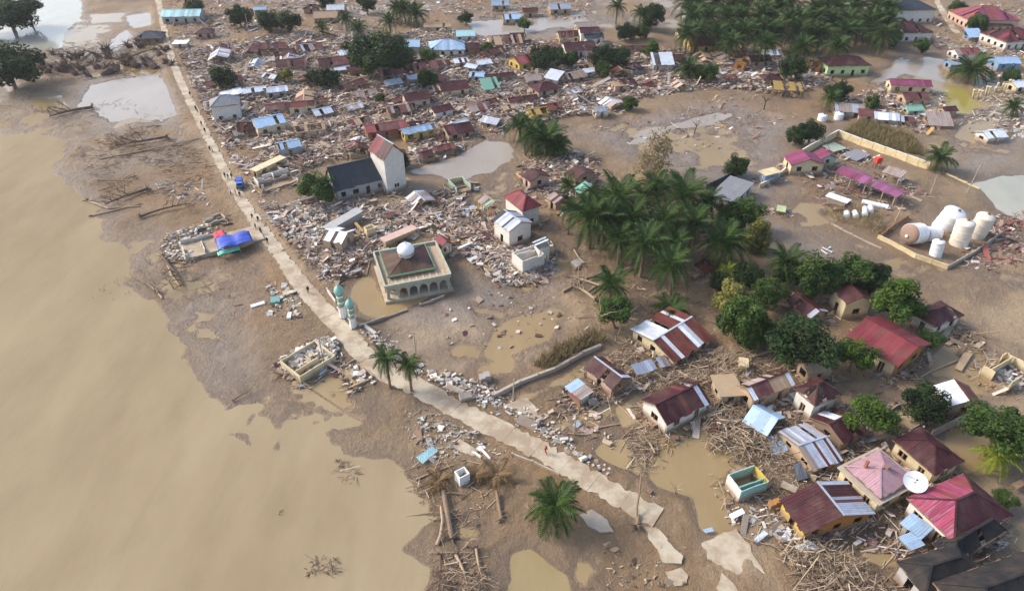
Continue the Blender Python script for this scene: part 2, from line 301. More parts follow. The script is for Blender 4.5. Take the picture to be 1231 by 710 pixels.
class MB:
    def __init__(s): s.V = []; s.F = []; s.mi = []
    def add(s, V, F, mi=0):
        b = len(s.V); s.V += [Vector(v) for v in V]; s.F += [tuple(i + b for i in f) for f in F]; s.mi += [mi] * len(F)
    def box(s, c, d, rot=None, mi=0, taper=1.0):
        hx, hy, hz = d[0] / 2, d[1] / 2, d[2] / 2
        V = [Vector((x * hx * (taper if z > 0 else 1), y * hy * (taper if z > 0 else 1), z * hz)) for z in (-1, 1) for x, y in ((-1, -1), (1, -1), (1, 1), (-1, 1))]
        if rot is not None: V = [rot @ v for v in V]
        s.add([v + Vector(c) for v in V], [(3, 2, 1, 0), (4, 5, 6, 7), (0, 1, 5, 4), (1, 2, 6, 5), (2, 3, 7, 6), (3, 0, 4, 7)], mi)
    def bar(s, a, b, w, h=None, mi=0):
        a = Vector(a); b = Vector(b); d = b - a
        if d.length < 1e-4: return
        s.box((a + b) / 2, (d.length, w, h or w), d.to_track_quat('X', 'Z').to_matrix(), mi)
    def tube(s, pts, rad, n=7, mi=0, cap=True):
        pts = [Vector(p) for p in pts]; b = len(s.V); up = Vector((0, 0, 1))
        for i, p in enumerate(pts):
            t = (pts[min(i + 1, len(pts) - 1)] - pts[max(i - 1, 0)]).normalized()
            a = t.orthogonal() if abs(t.z) > .95 else t.cross(up); a.normalize(); c = t.cross(a)
            r = rad[i] if isinstance(rad, (list, tuple)) else rad
            for j in range(n):
                q = 2 * math.pi * j / n; s.V.append(p + (a * math.cos(q) + c * math.sin(q)) * r)
        for i in range(len(pts) - 1):
            for j in range(n):
                s.F.append((b + i * n + j, b + i * n + (j + 1) % n, b + (i + 1) * n + (j + 1) % n, b + (i + 1) * n + j)); s.mi.append(mi)
        if cap: s.F += [tuple(b + j for j in reversed(range(n))), tuple(b + (len(pts) - 1) * n + j for j in range(n))]; s.mi += [mi, mi]
    def lathe(s, prof, n=20, c=(0, 0, 0), mi=0):
        b = len(s.V); c = Vector(c)
        for r, z in prof:
            for j in range(n): q = 2 * math.pi * j / n; s.V.append(c + Vector((r * math.cos(q), r * math.sin(q), z)))
        for i in range(len(prof) - 1):
            for j in range(n): s.F.append((b + i * n + j, b + i * n + (j + 1) % n, b + (i + 1) * n + (j + 1) % n, b + (i + 1) * n + j)); s.mi.append(mi)
    def build(s, name, mat, parent=None, smooth=False, kind=None): return obj_from(name, s.V, s.F, mat, parent, s.mi, None, smooth, kind)
def poly_solid(name, pts, z0, z1, mat, parent=None):
    n = len(pts); V = [(x, y, z0) for x, y in pts] + [(x, y, z1) for x, y in pts]
    F = [tuple(range(n, 2 * n)), tuple(reversed(range(n)))] + [(i, (i + 1) % n, n + (i + 1) % n, n + i) for i in range(n)]
    return obj_from(name, V, F, mat, parent)
def ccw(pts):
    a = sum(pts[i][0] * pts[(i + 1) % len(pts)][1] - pts[(i + 1) % len(pts)][0] * pts[i][1] for i in range(len(pts)))
    return pts if a > 0 else list(reversed(pts))
def np_mesh(name, V, quads, mat, colr=None, parent=None, kind=None):
    me = bpy.data.meshes.new(name); nV = len(V); nF = len(quads); k = quads.shape[1]
    me.vertices.add(nV); me.vertices.foreach_set('co', np.ascontiguousarray(V, np.float32).ravel())
    me.loops.add(nF * k); me.loops.foreach_set('vertex_index', np.ascontiguousarray(quads, np.int32).ravel())
    me.polygons.add(nF); me.polygons.foreach_set('loop_start', np.arange(0, nF * k, k, dtype=np.int32)); me.polygons.foreach_set('loop_total', np.full(nF, k, np.int32))
    if colr is not None:
        a = me.color_attributes.new('Col', 'FLOAT_COLOR', 'POINT'); a.data.foreach_set('color', np.ascontiguousarray(np.c_[colr, np.ones(nV)] if colr.shape[1] == 3 else colr, np.float32).ravel())
    me.update(); me.validate(); me.polygons.foreach_set('use_smooth', np.zeros(nF, bool))
    me.materials.append(MATS[mat])
    o = bpy.data.objects.new(name, me); col.objects.link(o)
    if parent: o.parent = parent
    if kind: o['kind'] = kind
    return o

# ------------------------------------------------------------ ground, river, flood water, roads
def make_ground():
    s = np.concatenate([-np.geomspace(14, 1.06, 14), np.linspace(-1, 1, 620), np.geomspace(1.06, 14, 14)])
    y = np.concatenate([np.linspace(-500, 20, 9), np.geomspace(30, 380, 470), np.geomspace(390, 5200, 26)])
    half = 1.3 * (35 + .6 * np.clip(y, 20, 1e9))
    X = half[:, None] * s[None, :]; Y = np.repeat(y[:, None], len(s), 1)
    h, wet, sand, grey, rs = fields(X.ravel(), Y.ravel())
    V = np.c_[X.ravel(), Y.ravel(), h]; nr, nc = X.shape
    i = np.arange(nr - 1)[:, None] * nc + np.arange(nc - 1)[None, :]; i = i.ravel()
    Q = np.c_[i, i + 1, i + nc + 1, i + nc]
    o = np_mesh('ground', V, Q, 'mud', kind='structure'); me = o.data
    a = me.color_attributes.new('mask', 'FLOAT_COLOR', 'POINT'); a.data.foreach_set('color', np.c_[wet, sand, grey, np.ones_like(wet)].astype(np.float32).ravel())
    me.polygons.foreach_set('use_smooth', np.ones(len(me.polygons), bool))
    return o
make_ground()
def sheet(name, pts, z, mat):
    o = obj_from(name, [(x, y, z) for x, y in pts], [tuple(range(len(pts)))], mat); o['kind'] = 'structure'; return o
# the river lies left of a line that runs along the foot of the road bank
bank = [tuple(P(*q)[:2]) for q in ((-300, 40), (20, 118), (160, 200), (235, 330), (330, 440), (420, 500), (540, 560), (560, 720))]
sheet('river', ccw([(-2600, 900), (-900, 420)] + bank + [(bank[-1][0], -500), (-2600, -500)]), 0.0, 'river_water')
sheet('flood_water', ccw([(-2600, 901), (-900, 421)] + [(x + .3, y + .3) for x, y in bank] + [(bank[-1][0] + .3, -500), (3500, -500), (3500, 5200), (-2600, 5200)]), -.012, 'flood_water')
for nm, mt in (('yellow', 'yellow_water'), ('blue', 'grey_water'), ('strip', 'silt_water'), ('flat_a', 'silt_water'), ('flat_c', 'silt_water'), ('upper_left', 'grey_water'), ('upper_left_c', 'silt_water'), ('church_pool', 'silt_water'), ('right_up', 'silt_water'), ('top_mid', 'silt_water'), ('pool_e', 'ochre_water')):
    pg = PONDG[nm]; c = pg.mean(0); d = pg - c; pg = c + d * (1 + 1.2 / np.maximum(np.hypot(d[:, 0], d[:, 1])[:, None], 1))
    sheet('pond', ccw([tuple(q) for q in pg]), .012, mt)

def resample(pts, step):
    pts = [Vector(p) for p in pts]; out = []; sub = []
    for i in range(len(pts) - 1):
        p0 = pts[max(i - 1, 0)]; p1 = pts[i]; p2 = pts[i + 1]; p3 = pts[min(i + 2, len(pts) - 1)]
        for k in range(12):
            t = k / 12
            sub.append(.5 * ((2 * p1) + (p2 - p0) * t + (2 * p0 - 5 * p1 + 4 * p2 - p3) * t * t + (3 * p1 - p0 - 3 * p2 + p3) * t ** 3))
    sub.append(pts[-1]); acc = 0; out = [sub[0]]
    for a, b in zip(sub, sub[1:]):
        L = (b - a).length
        while acc + L >= step:
            t = (step - acc) / L; a = a.lerp(b, t); out.append(a.copy()); L = (b - a).length; acc = 0
        acc += L
    return out
def road(name, pts, w, step, missing=()):
    c = resample([(x, y, 0) for x, y in pts], step); root = None; r_ = random.Random(5)
    o = empty('road', (0, 0, 0)); o['kind'] = 'structure'
    body = MB(); nrm = []
    for i, p in enumerate(c):
        t = (c[min(i + 1, len(c) - 1)] - c[max(i - 1, 0)]).normalized(); nrm.append(Vector((-t.y, t.x, 0)))
    for i in range(len(c) - 1):
        a, b = c[i], c[i + 1]; d = (b - a).normalized() * .015
        if i in missing: continue
        # every slab has its own ragged edge: both long sides are broken up into bites
        k = 7; L, Rr = [], []
        for j in range(k + 1):
            q = (a + d).lerp(b - d, j / k); n = nrm[i].lerp(nrm[i + 1], j / k)
            near = 0.32 if 0 < j < k else .2
            ww = w * (.66 + .34 * min(1, max(0, (150 - q.y) / 60))); wl = ww / 2 - max(0, r_.gauss(.1, near)); wr = ww / 2 - max(0, r_.gauss(.1, near))
            L.append(q + n * wl); Rr.append(q - n * wr)
        dz = r_.uniform(-.02, .03); tl = r_.uniform(-.015, .015)
        pts2 = Rr + list(reversed(L)); n = len(pts2)
        zt = [.63 + dz + (tl if kk < n / 2 else -tl) for kk in range(n)]
        V = [(p.x, p.y, .30) for p in pts2] + [(p.x, p.y, z) for p, z in zip(pts2, zt)]
        F = [tuple(range(n, 2 * n)), tuple(reversed(range(n)))] + [(q, (q + 1) % n, n + (q + 1) % n, n + q) for q in range(n)]
        obj_from('slab', V, F, 'concrete', o)
    return o
rd = road('road', [tuple(p) for p in ROADG], 4.0, 5.0)
rd2 = road('road', [tuple(p) for p in ROAD2G], 4.0, 9.0)
# the washed-out end of the road: broken plates lying in the mud
def plate(pts, z, label, name='broken_slab', mat='concrete', group='broken road plates'):
    g0 = ccw([tuple(P(*q, z)[:2]) for q in pts]); g = []; r_ = random.Random(int(pts[0][0]))
    for a, b in zip(g0, g0[1:] + g0[:1]):      # break the edges up
        k = max(2, int(math.dist(a, b) / .5))
        for j in range(k): g.append((a[0] + (b[0] - a[0]) * j / k + r_.gauss(0, .1), a[1] + (b[1] - a[1]) * j / k + r_.gauss(0, .1)))
    c = np.mean(g, 0); h = hgt(*c)
    o = empty(name, (c[0], c[1], h), 0, label, 'slab', group)
    poly_solid('plate', [(x - c[0], y - c[1]) for x, y in g], -.3, .14, mat, o); return o
plate([(844, 652), (862, 643), (885, 635), (892, 644), (900, 654), (906, 668), (918, 684), (920, 703), (902, 697), (890, 692), (868, 680), (852, 669)], .5, 'large pale road plate left as an island beyond the washed-out road end')
plate([(775, 634), (784, 632), (796, 640), (806, 655), (822, 668), (818, 676), (804, 676), (796, 676), (790, 660), (780, 648)], .5, 'long grey broken plate beside the washed-out road end')
plate([(800, 688), (818, 682), (828, 692), (826, 703), (812, 704), (803, 698)], .5, 'small grey concrete plate stranded in mud below the long broken plate')
plate([(696, 618), (712, 612), (730, 626), (738, 640), (722, 640), (706, 632)], .5, 'rough pale concrete lump beside the single green palm', mat='stone')
plate([(862, 706), (868, 690), (880, 700), (895, 720), (880, 730)], .5, 'pale concrete strip with a teal edge at the end of the road')
plate([(596, 490), (632, 476), (648, 492), (660, 498), (640, 512), (622, 505)], .5, 'pale concrete forecourt joining the road beside the long pipe wall')

# ------------------------------------------------------------ houses
def cells(L, H, holes):
    """split a wall L x H into boxes round its openings (x0, x1, z0, z1)"""
    xs = sorted({0, L} | {v for h in holes for v in h[:2]}); out = []
    for a, b in zip(xs, xs[1:]):
        if b - a < .02: continue
        z = -.6
        for h in sorted([h for h in holes if h[0] <= a + .01 and h[1] >= b - .01], key=lambda h: h[2]):
            if h[2] - z > .02: out.append((a, b, z, h[2]))
            z = h[3]
        if H - z > .02: out.append((a, b, z, H))
    return out
def wall(parent, a, b, H, mat, holes=(), t=.16, ragged=0, r_=rnd, frames=None, gable=0):
    """one wall from a to b (house-local), with openings; ragged walls lose their top"""
    a = Vector((a[0], a[1], 0)); b = Vector((b[0], b[1], 0)); d = b - a; L = d.length; d = d / L; n = Vector((-d.y, d.x, 0)); m = MB()
    rot = Matrix((d, n, Vector((0, 0, 1)))).transposed()
    if ragged:
        x = 0; lvl = H
        while x < L - .05:
            w = min(L - x, r_.uniform(.5, 1.4)); lvl = max(.25 * H, min(H, lvl + r_.uniform(-.7, .65) * ragged))
            
            if holes and ragged > .2 and r_.random() < .14: lvl = .18 * H
            m.box(a + d * (x + w / 2) + Vector((0, 0, (lvl - .6) / 2)), (w, t, lvl + .6), rot)
            x += w
    else:
        for (x0, x1, z0, z1) in cells(L, H, holes): m.box(a + d * ((x0 + x1) / 2) + Vector((0, 0, (z0 + z1) / 2)), (x1 - x0, t, z1 - z0), rot)
    if gable:
        c = (a + b) / 2; V = []
        for s in (-1, 1):
            for q in (a, b, c): V.append(Vector((q.x, q.y, H + (gable if q is c else 0))) + n * (s * t / 2))
        m.add(V, [(0, 1, 2), (5, 4, 3), (0, 3, 4, 1), (1, 4, 5, 2), (2, 5, 3, 0)])
    if not m.V: return None
    w = m.build('wall', mat, parent)
    if frames and not ragged:
        for (x0, x1, z0, z1) in holes:
            f = MB(); th = .07
            for (p0, p1) in (((x0, z0), (x1, z0)), ((x0, z1), (x1, z1)), ((x0, z0), (x0, z1)), ((x1, z0), (x1, z1)), (((x0 + x1) / 2, z0), ((x0 + x1) / 2, z1))):
                f.bar(a + d * p0[0] + Vector((0, 0, p0[1])), a + d * p1[0] + Vector((0, 0, p1[1])), th, t + .08)
            f.build('window_frame', frames, w)
    return w
def auto_holes(L, H, r_, door=False):
    hs = []; n = max(1, int(L / 3.0)); top = min(H - .3, 2.2)
    if top < .9: return []
    for i in range(n):
        c = L * (i + .5) / n; w = r_.uniform(.5, .75)
        if door and i == n // 2: hs.append((c - .5, c + .5, -.1, top))
        else: hs.append((c - w, c + w, max(.6, top - 1.25), top))
    return hs
def slopes(kind, L, W):
    """each slope: origin corner, direction along the eave, direction up-slope in plan, length, height profile vmax(u), breakpoints"""
    x, y = L / 2, W / 2
    if kind == 'gable':
        f = lambda u: y
        return [((-x, -y), (1, 0), (0, 1), L, f, []), ((x, y), (-1, 0), (0, -1), L, f, [])]
    if kind == 'shed': return [((-x, -y), (1, 0), (0, 1), L, lambda u: W, [])]
    m = min(x, y)
    fl = lambda u: min(u, L - u, m); fw = lambda u: min(u, W - u, m)
    return [((-x, -y), (1, 0), (0, 1), L, fl, [m, L - m]), ((x, -y), (0, 1), (-1, 0), W, fw, [m, W - m]), ((x, y), (-1, 0), (0, -1), L, fl, [m, L - m]), ((-x, y), (0, -1), (1, 0), W, fw, [m, W - m])]
def roof_on(parent, L, W, z, kind, tanp, mats, r_, sheets=True, missing=.04, sw=.85, frame='timber', tilt=None, jitter=1.0):
    """roof part: ridge cap, barge boards and battens, with its sheets as sub-parts (or drawn into one mesh for far houses)"""
    if not isinstance(mats, dict): mats = {None: mats}
    base = mats.get(None) or list(mats.values())[0]
    fr = MB(); y = (W / 2 if kind != 'shed' else W); rise = tanp * (min(L, W) / 2 if kind == 'hip' else y)
    if kind == 'gable':
        for s in (-1, 1):
            for xx in (-L / 2 + .05, 0, L / 2 - .05): fr.bar((xx, s * W / 2, z - .1), (xx, 0, z + rise - .1), .1, .16)
            for f in (.2, .55, .9): fr.bar((-L / 2, s * W / 2 * (1 - f), z + rise * f - .08), (L / 2, s * W / 2 * (1 - f), z + rise * f - .08), .07, .07)
    elif kind == 'hip':
        mm = min(L, W) / 2
        for sx in (-1, 1):
            for sy in (-1, 1): fr.bar((sx * L / 2, sy * W / 2, z - .06), (sx * (L / 2 - mm), sy * (W / 2 - mm), z + rise - .08), .09, .14)
        for s in (-1, 1):
            fr.bar((-L / 2, s * W / 2, z - .08), (L / 2, s * W / 2, z - .08), .1, .18); fr.bar((s * L / 2, -W / 2, z - .08), (s * L / 2, W / 2, z - .08), .1, .18)
    else:
        for f in (0.02, .5, .98): fr.bar((-L / 2, -W / 2 + f * W, z + rise * f - .1), (L / 2, -W / 2 + f * W, z + rise * f - .1), .09, .12)
    roof = fr.build('roof', frame, parent)
    capm = MB()
    if kind == 'gable': capm.bar((-L / 2, 0, z + rise + .05), (L / 2, 0, z + rise + .05), .32, .05)
    if kind == 'hip':
        mm = min(L, W) / 2; rx, ry = L / 2 - mm, W / 2 - mm
        for sx in (-1, 1):
            for sy in (-1, 1): capm.bar((sx * L / 2, sy * W / 2, z + .07), (sx * rx, sy * ry, z + rise + .07), .26, .05)
        if max(rx, ry) > .1: capm.bar((-rx, -ry, z + rise + .08), (rx, ry, z + rise + .08), .28, .05)
    bl = base if isinstance(base, str) else base[0]
    if capm.V: capm.build('ridge_cap', bl, roof)
    allV, allF, allU, allM, ml = [], [], [], [], []
    for si, (o, ud, vd, Ls, f, br) in enumerate(slopes(kind, L, W)):
        mt = mats.get(si, base); u = 0.0; o = Vector(o); ud = Vector(ud); vd = Vector(vd); last = None
        while u < Ls - .02:
            u1 = min(Ls, u + sw); u1 = Ls if Ls - u1 < .3 else u1
            if isinstance(mt, str): name = mt
            elif last and r_.random() < .35: name = last
            else: name = r_.choice(mt)
            last = name
            ks = sorted({u, u1} | {b for b in br if u < b < u1}); top = [(k, f(k)) for k in ks]
            if max(t[1] for t in top) < .08: u = u1; continue
            if r_.random() < missing: u = u1; continue
            lift = r_.uniform(0, .05) * jitter; off = .0; sl = r_.uniform(-.14, .14) * jitter
            if missing > .12 and r_.random() < .2: lift += r_.uniform(.05, .3)
            g = .01
            low = [(u + g, -sl), (u1 - g, -sl)]; up = [(min(max(k, u + g), u1 - g), max(v, 0.0)) for k, v in reversed(top)]
            ring = [q for i, q in enumerate(low + up) if i == 0 or (abs(q[0] - (low + up)[i - 1][0]) + abs(q[1] - (low + up)[i - 1][1])) > .01]
            V = []; U = []
            for k, v in ring:
                pl = o + ud * k + vd * v; V.append(Vector((pl.x, pl.y, z + v * tanp + lift * (1 - v / (y + .01)) + .03))); U.append((k, v))
            n = len(V); V2 = V + [v - Vector((0, 0, .035)) for v in V]
            F = [tuple(range(n)), tuple(reversed(range(n, 2 * n)))] + [((i + 1) % n, i, n + i, n + (i + 1) % n) for i in range(n)]
            uvs = list(U) + [U[i] for i in reversed(range(n))] + [U[j] for i in range(n) for j in ((i + 1) % n, i, i, (i + 1) % n)]
            if sheets: obj_from('roof_sheet', V2, F, name, roof, None, uvs)
            else:
                b = len(allV); allV += V2; allF += [tuple(i + b for i in q) for q in F]; allU += uvs
                if name not in ml: ml.append(name)
                allM += [ml.index(name)] * len(F)
            u = u1
    if not sheets and allV: obj_from('roof_sheets', allV, allF, ml, roof, allM, allU)
    if tilt:
        roof.rotation_euler = (tilt[0], tilt[1], 0)
    return roof
FOOT = []
def frame_from(A, B, h, C=None, Rg=None, rise=1.0, W=None):
    a = P(*A, h); b = P(*B, h); d = (b - a); L = d.length; d = d / L
    if C is not None: c = P(*C, h) - a; w = c - d * c.dot(d)
    elif Rg is not None: c = P(*Rg, h + rise) - a; c.z = 0; w = (c - d * c.dot(d)) * 2
    n = Vector((-d.y, d.x, 0)); s = 1 if w.dot(n) > 0 else -1; Wd = W or w.length
    ctr = (a + b) / 2 + n * (s * Wd / 2); 
    if s < 0: d = -d; n = -n
    return ctr, math.atan2(d.y, d.x), L, Wd, s
def house(label, A, B, C=None, Rg=None, h=2.6, rise=1.2, kind='gable', roof='maroon', walls='w_cream', cat='house', name='house', group=None, over=.45, missing=.04, tilt=None,
          wallh=None, ragged=0, sheets=True, lean=(0, 0), openings=True, seed=None, W=None, frames=None, sw=.85, gz=None, tanp=None, posts=False, no_walls=()):
    """a building laid out from the eave corners seen in the photograph (A-B one eave, C the far one or Rg the ridge end)"""
    r_ = random.Random(seed if seed is not None else int(A[0] * 13 + A[1] * 7)); ctr, yaw, L, W, s = frame_from(A, B, h, C, Rg, rise, W)
    gz = hgt(ctr.x, ctr.y) if gz is None else gz; gz = max(gz, .05)
    o = empty(name, (ctr.x, ctr.y, gz), yaw, label, cat, group); o.rotation_euler = (lean[0], lean[1], yaw)
    FOOT.append((ctr.x, ctr.y, yaw, L, W)); H = (wallh if wallh is not None else h - gz) ; z = h - gz
    if isinstance(walls, str): walls = [walls] * 4
    x, y = L / 2 - over, W / 2 - over; x = max(x, .6); y = max(y, .6)
    cs = [(-x, -y), (x, -y), (x, y), (-x, y)]
    tp = tanp if tanp else rise / ((W / 2) if kind == 'gable' else (min(L, W) / 2) if kind == 'hip' else W)
    for i in range(4):
        if i in no_walls: continue
        a, b = cs[i], cs[(i + 1) % 4]; t = .08
        if i % 2: a = (a[0], a[1] + math.copysign(t, b[1] - a[1])); b = (b[0], b[1] - math.copysign(t, b[1] - cs[i][1]))
        LL = math.dist(a, b); hs = auto_holes(LL, H, r_, i == 0) if openings else []
        if posts:
            continue
        g = 0
        if kind == 'gable' and i % 2 and not ragged: g = tp * y
        wall(o, a, b, H if not (kind == 'shed' and i == 2) else H + tp * W * .9, walls[i], hs, ragged=ragged, r_=r_, frames=frames, gable=g)
    if posts:
        for xx in np.linspace(-x, x, max(2, int(L / 3) + 1)):
            for yy in (-y, y):
                m = MB(); m.box((xx, yy, (z - .6) / 2), (.16, .16, z + .6)); m.build('post', walls[0], o)
    if kind in ('gable', 'hip', 'shed'): roof_on(o, L, W, z, kind, tp, roof, r_, sheets, missing, tilt=tilt, sw=sw)
    elif kind == 'flat':
        m = MB(); m.box((0, 0, z + .1), (L, W, .2)); m.build('roof_slab', roof if isinstance(roof, str) else roof[0], o)
    # mud floor with what the flood left inside
    if kind == 'none':
        m = MB(); m.box((0, 0, .04), (2 * x - .1, 2 * y - .1, .1)); m.build('floor', 'mud_roof', o)
        wx = r_.uniform(-.25, .25) * L; wall(o, (wx, -y + .1), (wx, y - .1), H, walls[1], (1,), ragged=max(ragged, .6), r_=r_)
        if W > 7: wall(o, (-x + .1, 0), (wx - .1, 0), H, walls[0], (1,), ragged=max(ragged, .6), r_=r_)
    return o
HOUSES = []
def far(x, y, wpx, roof, walls, label, yaw=14, kind='gable', ratio=.8, h=2.3, tanp=.42, group=None, missing=.06, ragged=0, tilt=None, lean=(0, 0), wallh=None, sheets=None, cat='house', name='house', posts=False):
    """a building given by its roof centre, apparent width and heading"""
    L = wpx / ppm(y) * 1.15; W = L * ratio
    if L * ratio > L: L, W = L, W
    if y > 60 and x < 790 and abs(yaw) < 25: yaw += 14
    c = P(x, y, h + .3); q = R(yaw + rnd.uniform(-3, 3)); d = Vector((math.cos(q), math.sin(q), 0)); n = Vector((-d.y, d.x, 0))
    def proj(v):
        w = v - Vector((0, 0, CAM_H)); f = w.y * CP - w.z * SP; return (615.5 + FPX * w.x / f, 355 + FPX * (-(w.y * SP) - w.z * CP) / f)
    b = c - d * L / 2 - n * W / 2; b.z = h; e = c + d * L / 2 - n * W / 2; e.z = h; g = c + d * L / 2 + n * W / 2; g.z = h
    return house(label, proj(b), proj(e), proj(g), h=h, kind=kind, roof=roof, walls=walls, tanp=tanp, group=group, missing=missing, ragged=ragged, tilt=tilt, lean=lean, wallh=wallh,
                 sheets=(wpx > 34) if sheets is None else sheets, sw=.95, cat=cat, name=name, posts=posts, seed=int(x * 31 + y))

# --- houses of the near right, each laid out from its eaves
house('long white house under a maroon roof with pale sheets, beside the orange pool', (802, 511), (855, 484), Rg=(783, 488), h=2.7, rise=1.7, roof={None: ['maroon', 'maroon', 'maroon', 'rust', 'zinc'], 0: ['maroon', 'maroon', 'maroon', 'zinc', 'rust']}, walls='w_white', frames='timber', missing=.03)
house('pinkish plank house with plain maroon front slope and patched zinc back slope', (702, 442), (736, 468), Rg=(714, 428), h=2.5, rise=1.3, roof={0: 'maroon', None: ['zinc', 'zinc', 'maroon', 'rust']}, walls=['w_pink', 'w_plank', 'w_plank', 'w_plank'])
house('sagging house with rust-red roof between white zinc sheets below the grove', (811, 433), (858, 405), Rg=(793, 402), h=2.3, rise=1.3, roof={None: ['zinc_white', 'rust', 'rust', 'rust', 'rust', 'rust', 'zinc_white', 'zinc_white'], 0: ['rust', 'rust', 'rust', 'rust', 'zinc_white']}, walls='w_cream', missing=.02, lean=(.05, -.04))
house('small patched shack with flat light-blue zinc roof over red walls', (679, 464), (698, 480), (718, 474), h=2.3, kind='shed', tanp=.06, roof=['zinc_blue', 'zinc', 'zinc_old'], walls=['w_rosewood', 'w_mint', 'w_plank', 'w_brick'], missing=.1, lean=(.04, .03), ragged=.3)
house('white-walled house with dark purple-maroon pyramid roof', (954, 466), (980, 488), (1012, 474), h=4.2, rise=1.7, kind='hip', roof='maroon', walls='w_white', frames='timber')
house('half-stripped house wing with maroon and white striped sheets beside the pyramid roof', (906, 482), (956, 462), Rg=(948, 446), h=3.4, rise=1.2, roof={0: ['zinc_white', 'maroon_pale', 'zinc_white', 'tan_sheet'], None: ['maroon', 'maroon', 'zinc_old']}, walls='w_tan', missing=.15)
house('mud-brown flat-roofed wing with a broken edge behind the striped sheets', (866, 478), (896, 476), (938, 446), h=2.6, kind='flat', roof='mud_roof', walls='w_tan')
house('collapsed roof of light-blue sheets split by a dark maroon strip', (893, 505), (923, 524), Rg=(915, 491), h=1.7, rise=1.6, roof={0: ['zinc_blue', 'maroon', 'zinc_blue'], None: 'zinc_blue'}, walls='w_plank', wallh=.9, ragged=.5, sw=1.6, lean=(.06, -.05))
house('rippled zinc and rust striped roof fallen between two maroon roofs', (978, 566), (1014, 552), Rg=(952, 538), h=1.9, rise=1.1, roof=['zinc', 'rust', 'zinc', 'zinc_old', 'zinc'], walls='w_tan', missing=.06, sw=.5, lean=(.03, .06))
house('broken maroon roof with one white sheet above a plank wall', (1013, 535), (1041, 520), Rg=(992, 513), h=2.3, rise=1.3, roof={None: ['maroon', 'maroon', 'maroon', 'maroon', 'zinc_white']}, walls='w_plank', missing=.1, lean=(-.03, .05))
house('big maroon house with a zinc-striped right slope and yellow walls', (967, 643), (936, 601), Rg=(1021, 626), h=2.5, rise=1.9, roof={0: 'maroon', None: ['zinc', 'maroon', 'zinc', 'maroon_pale'], 1: ['zinc', 'maroon', 'zinc', 'maroon_pale', 'zinc']}, walls=['w_yellow', 'w_orange', 'w_yellow', 'w_yellow'], sw=.5)
house('dark red hip-roofed house with thin pale hip lines behind the dish', (1073, 528), (1124, 571), (1161, 555), h=3.2, rise=1.5, kind='hip', roof='maroon', walls='w_cream', frames='timber')
house('pink and crimson striped hip roof with right side dark from painted-in shade and rust', (1090, 598), (1147, 652), (1216, 617), h=3.8, rise=2.1, kind='hip', missing=0, roof={None: 'maroon', 0: ['pinkred', 'pinkred', 'red', 'pinkred'], 3: ['pinkred', 'red', 'pinkred'], 2: 'maroon', 1: 'maroon'}, walls='w_white', frames='timber')  # maroon slopes: right-hand shade and rust both put into the sheet colour
house('large black hip roof cut by the picture corner below the crimson roof', (1122, 700), (1176, 762), (1278, 702), h=4.4, rise=2.6, kind='hip', roof='black', walls='w_grey')
house('lower black hip roof wing with pale ridge lines beside the large black roof', (1078, 674), (1112, 716), (1176, 682), h=3.4, rise=1.7, kind='hip', roof='black', walls='w_grey')
house('black roofed wing tucked behind the large black roof under the crimson eaves', (1121, 652), (1148, 676), (1214, 640), h=3.0, rise=1.5, kind='hip', roof='black', walls='w_grey')
house('pale blue lean-to roof beside the crimson hip roof', (1082, 628), (1108, 648), (1121, 636), h=2.6, kind='shed', tanp=.12, roof='zinc_blue', walls='w_grey', sw=1.3)
house('second pale blue lean-to roof lower beside the black roofs', (1079, 645), (1094, 662), (1110, 654), h=2.3, kind='shed', tanp=.1, roof='zinc_blue', walls='w_grey', sw=1.3)
house('long red-roofed raised house with cream walls over orange flood water', (1017, 404), (1080, 441), (1130, 419), over=.8, h=3.7, rise=1.9, roof='red', walls=['w_cream', 'w_orange', 'w_cream', 'w_cream'], frames='timber', missing=.01)  # orange front-right wall: reflection of the flood water put into its colour
house('red porch roof at the side of the long red-roofed house', (1014, 405), (1034, 418), (1043, 411), h=3.2, rise=.7, roof='red', walls='w_cream', posts=True)
house('maroon roof with an open gable end in front of the dark round trees', (998, 345), (1017, 366), (1046, 356), h=4.0, rise=1.4, roof='maroon', walls='w_cream')
house('low maroon roof slid down among trees, with one white sheet', (941, 358), (974, 383), (992, 372), h=2.0, rise=1.1, roof=['maroon', 'maroon', 'maroon', 'maroon', 'zinc'], walls='w_tan', lean=(.05, 0))
house('maroon hip roof crossed by white ridge strips at the edge of the mudflat', (1096, 375), (1124, 393), (1160, 379), h=3.0, rise=1.4, kind='hip', roof='maroon', walls='w_white', missing=.03)
house('house with white zinc left slope and rusty right slope beside a dark tree', (1123, 463), (1141, 489), (1177, 480), h=2.6, rise=1.4, roof={0: 'zinc_white', None: ['rust', 'maroon_pale', 'zinc_old']}, walls='w_tan')
house('pale brown rusted gable roof on a leaning hut below the dark bushy tree', (972, 452), (1006, 444), Rg=(968, 436), h=2.6, rise=1.3, roof={None: ['maroon', 'tan_sheet'], 0: ['tan_sheet', 'maroon_pale', 'tan_sheet']}, walls='w_tan', lean=(-.04, .03))
house('cream roofless ruin full of rubble standing in the pool at the mudflat edge', (1178, 438), (1218, 462), (1250, 442), h=2.4, kind='none', walls='w_cream', ragged=.5)
house('roofless ruin with teal and yellow front wall and white side wall', (870, 568), (891, 594), (928, 577), h=2.6, kind='none', walls=['w_white', 'w_teal', 'w_yellow', 'w_mint'], ragged=.12)
house('bare concrete floor with broken walls between the bright tree and dark tree', (1062, 492), (1098, 518), (1116, 505), h=1.2, kind='none', walls='w_grey', ragged=.5)
house('leaning zinc awning beside the patched maroon plank house', (764, 452), (806, 436), (800, 426), h=1.6, kind='shed', tanp=.25, roof=['zinc', 'zinc_old', 'zinc'], walls='timber', posts=True, lean=(.12, .1))
